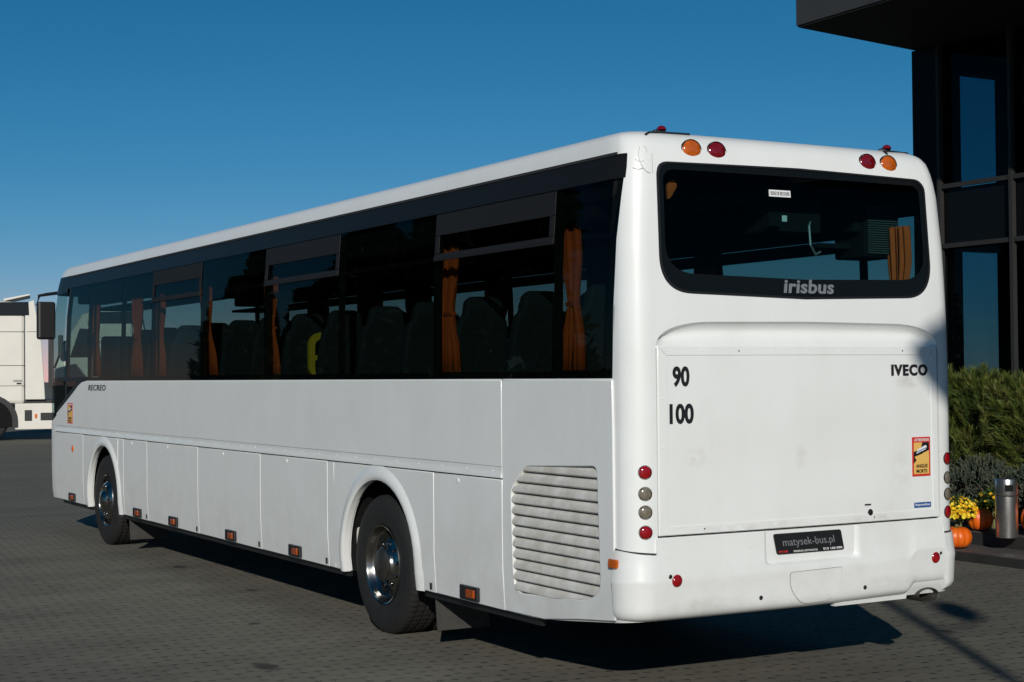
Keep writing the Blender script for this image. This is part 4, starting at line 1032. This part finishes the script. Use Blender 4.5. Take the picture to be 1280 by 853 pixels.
# ------------------------------------------------------------------ TRUCK TRACTORS far left
TRW = mat('truck_cream_white', (.78,.74,.66), .4, coat=.3, var=.08, vscale=1.5)
TGL = mat('truck_dark_glass', (.01,.012,.014), .1)
def truck(loc, rz, label):
    """local axes: +u to the truck's tail, +v away from us, z up; cab faces -u"""
    t = empty('tractor_truck', loc, rz); tag(t, label, 'truck', 'white tractor units across the yard')
    T = lambda n_, mb, par=t, **k: build(n_, mb, par, inv=1, **k)
    dep = 2.5
    cab = MB()
    cab.prism([(-2.75,1.15),(.02,1.15),(.02,4.22),(-.3,4.36),(-1.1,4.42),(-1.75,4.30),(-2.35,3.3),(-2.75,2.2)], 'y', .04, dep-.04, TRW); c_ = T('cab', cab, bevel=.10)
    T('side_fairing', MB().prism([(.03,1.28),(.63,1.28),(.60,1.9),(.52,3.1),(.30,4.42),(.03,4.32)], 'y', .0, .07, TRW), bevel=.02)
    T('side_fairing', MB().prism([(.03,1.28),(.63,1.28),(.60,1.9),(.52,3.1),(.30,4.42),(.03,4.32)], 'y', dep-.07, dep, TRW), bevel=.02)
    T('side_window', MB().prism([(-1.6,3.93),(.16,3.93),(.14,4.36),(-1.15,4.34)], 'y', -.012, .03, TGL), bevel=.02)
    T('door_window', MB().prism([(-2.2,2.7),(-1.2,2.7),(-1.2,3.7),(-1.85,3.75)], 'y', .022, .05, TGL))
    for z in (3.42, 2.36): T('panel_gap', MB().box((-.65, .032, z), (1.4, .02, .012), SEAM), c_)
    for c3, d3 in (((.33, -.002, 3.42), (.5, .01, .012)), ((-.6, .032, 1.72), (1.25, .02, .010)), ((-1.32, .032, 2.7), (.012, .02, 2.6))): T('panel_gap', MB().box(c3, d3, SEAM), c_)
    T('badge', MB().box((-.16, .028, 1.79), (.14, .02, .045), SEAM), c_); T('badge', MB().box((-.20, .028, 1.88), (.26, .02, .06), mat('badge_grey', (.35,.34,.33), .4)), c_)
    T('roof_deflector', MB().prism([(-.62,4.46),(.16,4.62),(.18,4.58),(-.6,4.40)], 'y', .15, dep-.15, TRW))
    T('side_skirt', MB().prism([(-.28,.34),(3.9,.34),(3.9,.98),(.75,1.16),(-.28,1.16)], 'y', .05, .16, TRW), bevel=.02)
    T('side_vent', MB().box((.12, .045, .78), (.22, .02, .34), BLACK)); T('side_vent', MB().box((.70, .045, .74), (.42, .02, .24), BLACK)); T('marker_lamp', MB().box((.35, .042, .76), (.07, .02, .13), AMB))
    T('fuel_tank', MB().box((1.3, .55, .75), (1.9, .7, .7), BLACK), bevel=.08)
    T('chassis', MB().box((1.2, dep/2, .95), (6.6, .9, .28), MATTE).box((.5, dep/2, 1.2), (.9, 2.2, .12), BLACK))
    T('deck_plate', MB().box((1.5, dep/2, 1.62), (.5, 1.8, .10), TRW))
    T('hose_rack', MB().box((.85, dep/2, 2.4), (.10, 1.2, 1.6), MATTE)); T('exhaust_stack', MB().box((.8, .3, 2.6), (.14, .14, 2.0), BLACK))
    ar = arch_poly(-1.02, .66, .42, .62, 16); ao = arch_poly(-1.02, .82, .42, .62, 16); n = len(ar)
    am = MB(); am.add([(a, y, z) for y in (-.01, .35) for a, z in ao]+[(a, y, z) for y in (-.01, .35) for a, z in ar],
        [(i, i+1, 2*n+i+1, 2*n+i) for i in range(n-1)]+[(i, n+i, n+i+1, i+1) for i in range(n-1)]+[(2*n+i, 2*n+i+1, 3*n+i+1, 3*n+i) for i in range(n-1)], BLACK); T('wheel_arch', am)
    T('wheel_arch_dark', MB().prism(arch_poly(-1.02, .67, .42, .62, 16), 'y', .02, .045, MATTE))
    for u in (-1.02, 2.75):
        for v, sg in ((.06, 1), (dep-.06, -1)):
            wb = MB().lathe([(r, v+sg*h) for r, h in ((.29,.02),(.34,.0),(.46,.0),(.50,.03),(.51,.06),(.51,.28),(.48,.31),(.29,.31))], RUB, 40, 'y', (u, 0, .515)); wo = T('wheel', wb, smooth=40)
            rb = MB().lathe([(r, v+sg*h) for r, h in ((.30,.02),(.28,.03),(.24,.10),(.12,.10),(.10,.03),(0,.03))], STEEL, 32, 'y', (u, 0, .515)); T('rim', rb, wo, smooth=40)
    T('mirror', MB().box((-2.5, -.22, 3.1), (.16, .26, .8), BLACK), bevel=.03); T('windscreen', MB().prism([(-2.74,2.3),(-2.37,3.3),(-2.42,3.32),(-2.79,2.32)], 'y', .2, dep-.2, TGL))
    return t
def at(px, d):   # a ground point d metres ahead in the direction of a picture column
    k = (px-640)/1985.2; h = Vector((math.sin(YAW), math.cos(YAW), 0))+Vector((math.cos(YAW), -math.sin(YAW), 0))*k
    return Vector((-5.0434, -7.4281, 0))+h*d
p = at(30, 50.0); truck((p.x, p.y, 0), -YAW+.29, 'white high-cab tractor unit parked beyond the coach nose at the left picture edge')
p = at(165, 58.0); truck((p.x, p.y, 0), -YAW+.20, 'second white tractor unit glimpsed through the front windows of the coach')

# ------------------------------------------------------------------ STREET LAMP behind us, whose shadow falls on the yard and the tail
LAMPM = mat('lamp_grey', (.10,.10,.10), .5)
k = 11.5; g0 = Vector((2.79, 0, 0))-Vector((SUN_TRAVEL.x, SUN_TRAVEL.y, 0))/abs(SUN_TRAVEL.y)*k
zr = k*(-SUN_TRAVEL.z/abs(SUN_TRAVEL.y))
lp = empty('street_lamp', (g0.x, g0.y, 0)); tag(lp, 'grey street lamp standing behind the viewpoint whose shadow crosses the yard', 'street lamp')
build('pole', MB().lathe([(.09,0),(.09,.6),(.055,.62),(.05,1.72+zr)], LAMPM, 16), lp, inv=1)
build('lamp_head', MB().lathe([(.08,1.76+zr),(.20,1.86+zr),(.29,2.0+zr),(.19,2.14+zr),(.07,2.24+zr),(0,2.32+zr)], LAMPM, 24, 'z', (-.33,0,0)).tube([(-.33,0,1.78+zr),(-.2,0,1.68+zr),(0,0,1.66+zr)], .025, LAMPM, 8), lp, inv=1)
z2 = (k+1.9)*(-SUN_TRAVEL.z/abs(SUN_TRAVEL.y))
build('lamp_head', MB().lathe([(.04,-.22+z2),(.13,-.12+z2),(.16,.02+z2),(.10,.16+z2),(0,.22+z2)], LAMPM, 20, 'z', (.50,0,0)).tube([(.50,0,-.2+z2),(.3,0,-.28+z2),(0,0,-.22+z2)], .022, LAMPM, 8), lp, inv=1)

# ------------------------------------------------------------------ TREES mirrored in the glass and seen through it, plus an added row behind us
TL = [leafmat('tree_leaf_a', (.035,.055,.018)), leafmat('tree_leaf_b', (.055,.075,.025)), leafmat('tree_leaf_c', (.025,.040,.014))]
def tree(name, loc, h, wd, conic, label, group, src=None, n=1500):
    if src:
        r = copy_tree(src); r.location = loc; s = random.uniform(.8, 1.2); r.scale = (s, s, random.uniform(.85, 1.15)); r.rotation_euler.z = random.uniform(0, 6); return r
    root = empty(name, loc); tag(root, label, 'tree', group); pts = []
    for _ in range(n):
        t = random.random()**.8; z = h*(.08+.9*t) if conic else h*(.35+.62*t)
        rr = wd*(1-t)**.8*random.uniform(.5, 1.05) if conic else wd*math.sqrt(max(0, 1-(2*t-1)**2))*random.uniform(.4, 1.1)*(1+.25*math.sin(t*17))
        a = random.uniform(0, 2*math.pi); rr *= 1+.25*math.sin(a*3+t*9); pts.append((Vector((rr*math.cos(a), rr*math.sin(a), z)), Vector((math.cos(a), math.sin(a), .2))))
    mb = MB(); leafy(mb, pts, 9, .42, .13, TL, .1); place('crown', _raw(mb, 'crown'), root, inv=1)
    tk = MB().tube([(0,0,0),(.03,.02,h*.3),(0,.05,h*.85)], [.16,.12,.03], BARK, 8)
    for i in range(7): a = i*2.3; z = h*(.3+.07*i); tk.tube([(0,0,z),(math.cos(a)*wd*.6, math.sin(a)*wd*.6, z+wd*.35)], [.05,.015], BARK, 6)
    build('trunk', tk, root, inv=1); return root
c0 = None
for x, y in ((-13,33),(-17,40),(-15,47),(-22,52),(-20,63),(-27,70),(-30,84),(-12,27),(-11,21)):
    q = tree('conifer_tree', (x, y, 0), 9.5, 1.5, True, 'slender dark conifer beside the yard, mirrored in the coach windows', 'conifers beside the yard', c0); c0 = c0 or q
b0 = None
for px, d in ((240,120),(330,100),(400,110),(470,95),(560,105),(640,90),(700,100),(760,110),(860,90),(950,100),(1010,95),(1080,105)):
    p = at(px, d); q = tree('distant_tree', (p.x, p.y, 0), 5.2, 2.6, False, 'dark round distant tree seen only through the coach glass', 'distant trees behind the coach', b0, 900); b0 = b0 or q
for x, y in ((-8,-44),(2,-50),(12,-46),(20,-52),(30,-47),(40,-44),(48,-38)):  # added row out of view, keeps bright sky out of the rear glass
    q = tree('reflection_tree', (x, y, 0), 9, 3.2, False, '', '', b0); tag(q, 'broad dark tree added unseen behind the viewpoint to darken the rear window reflection', 'tree', 'added trees behind the viewpoint'); q.name = 'reflection_tree'; q.scale = (1.5, 1.5, 1.5)
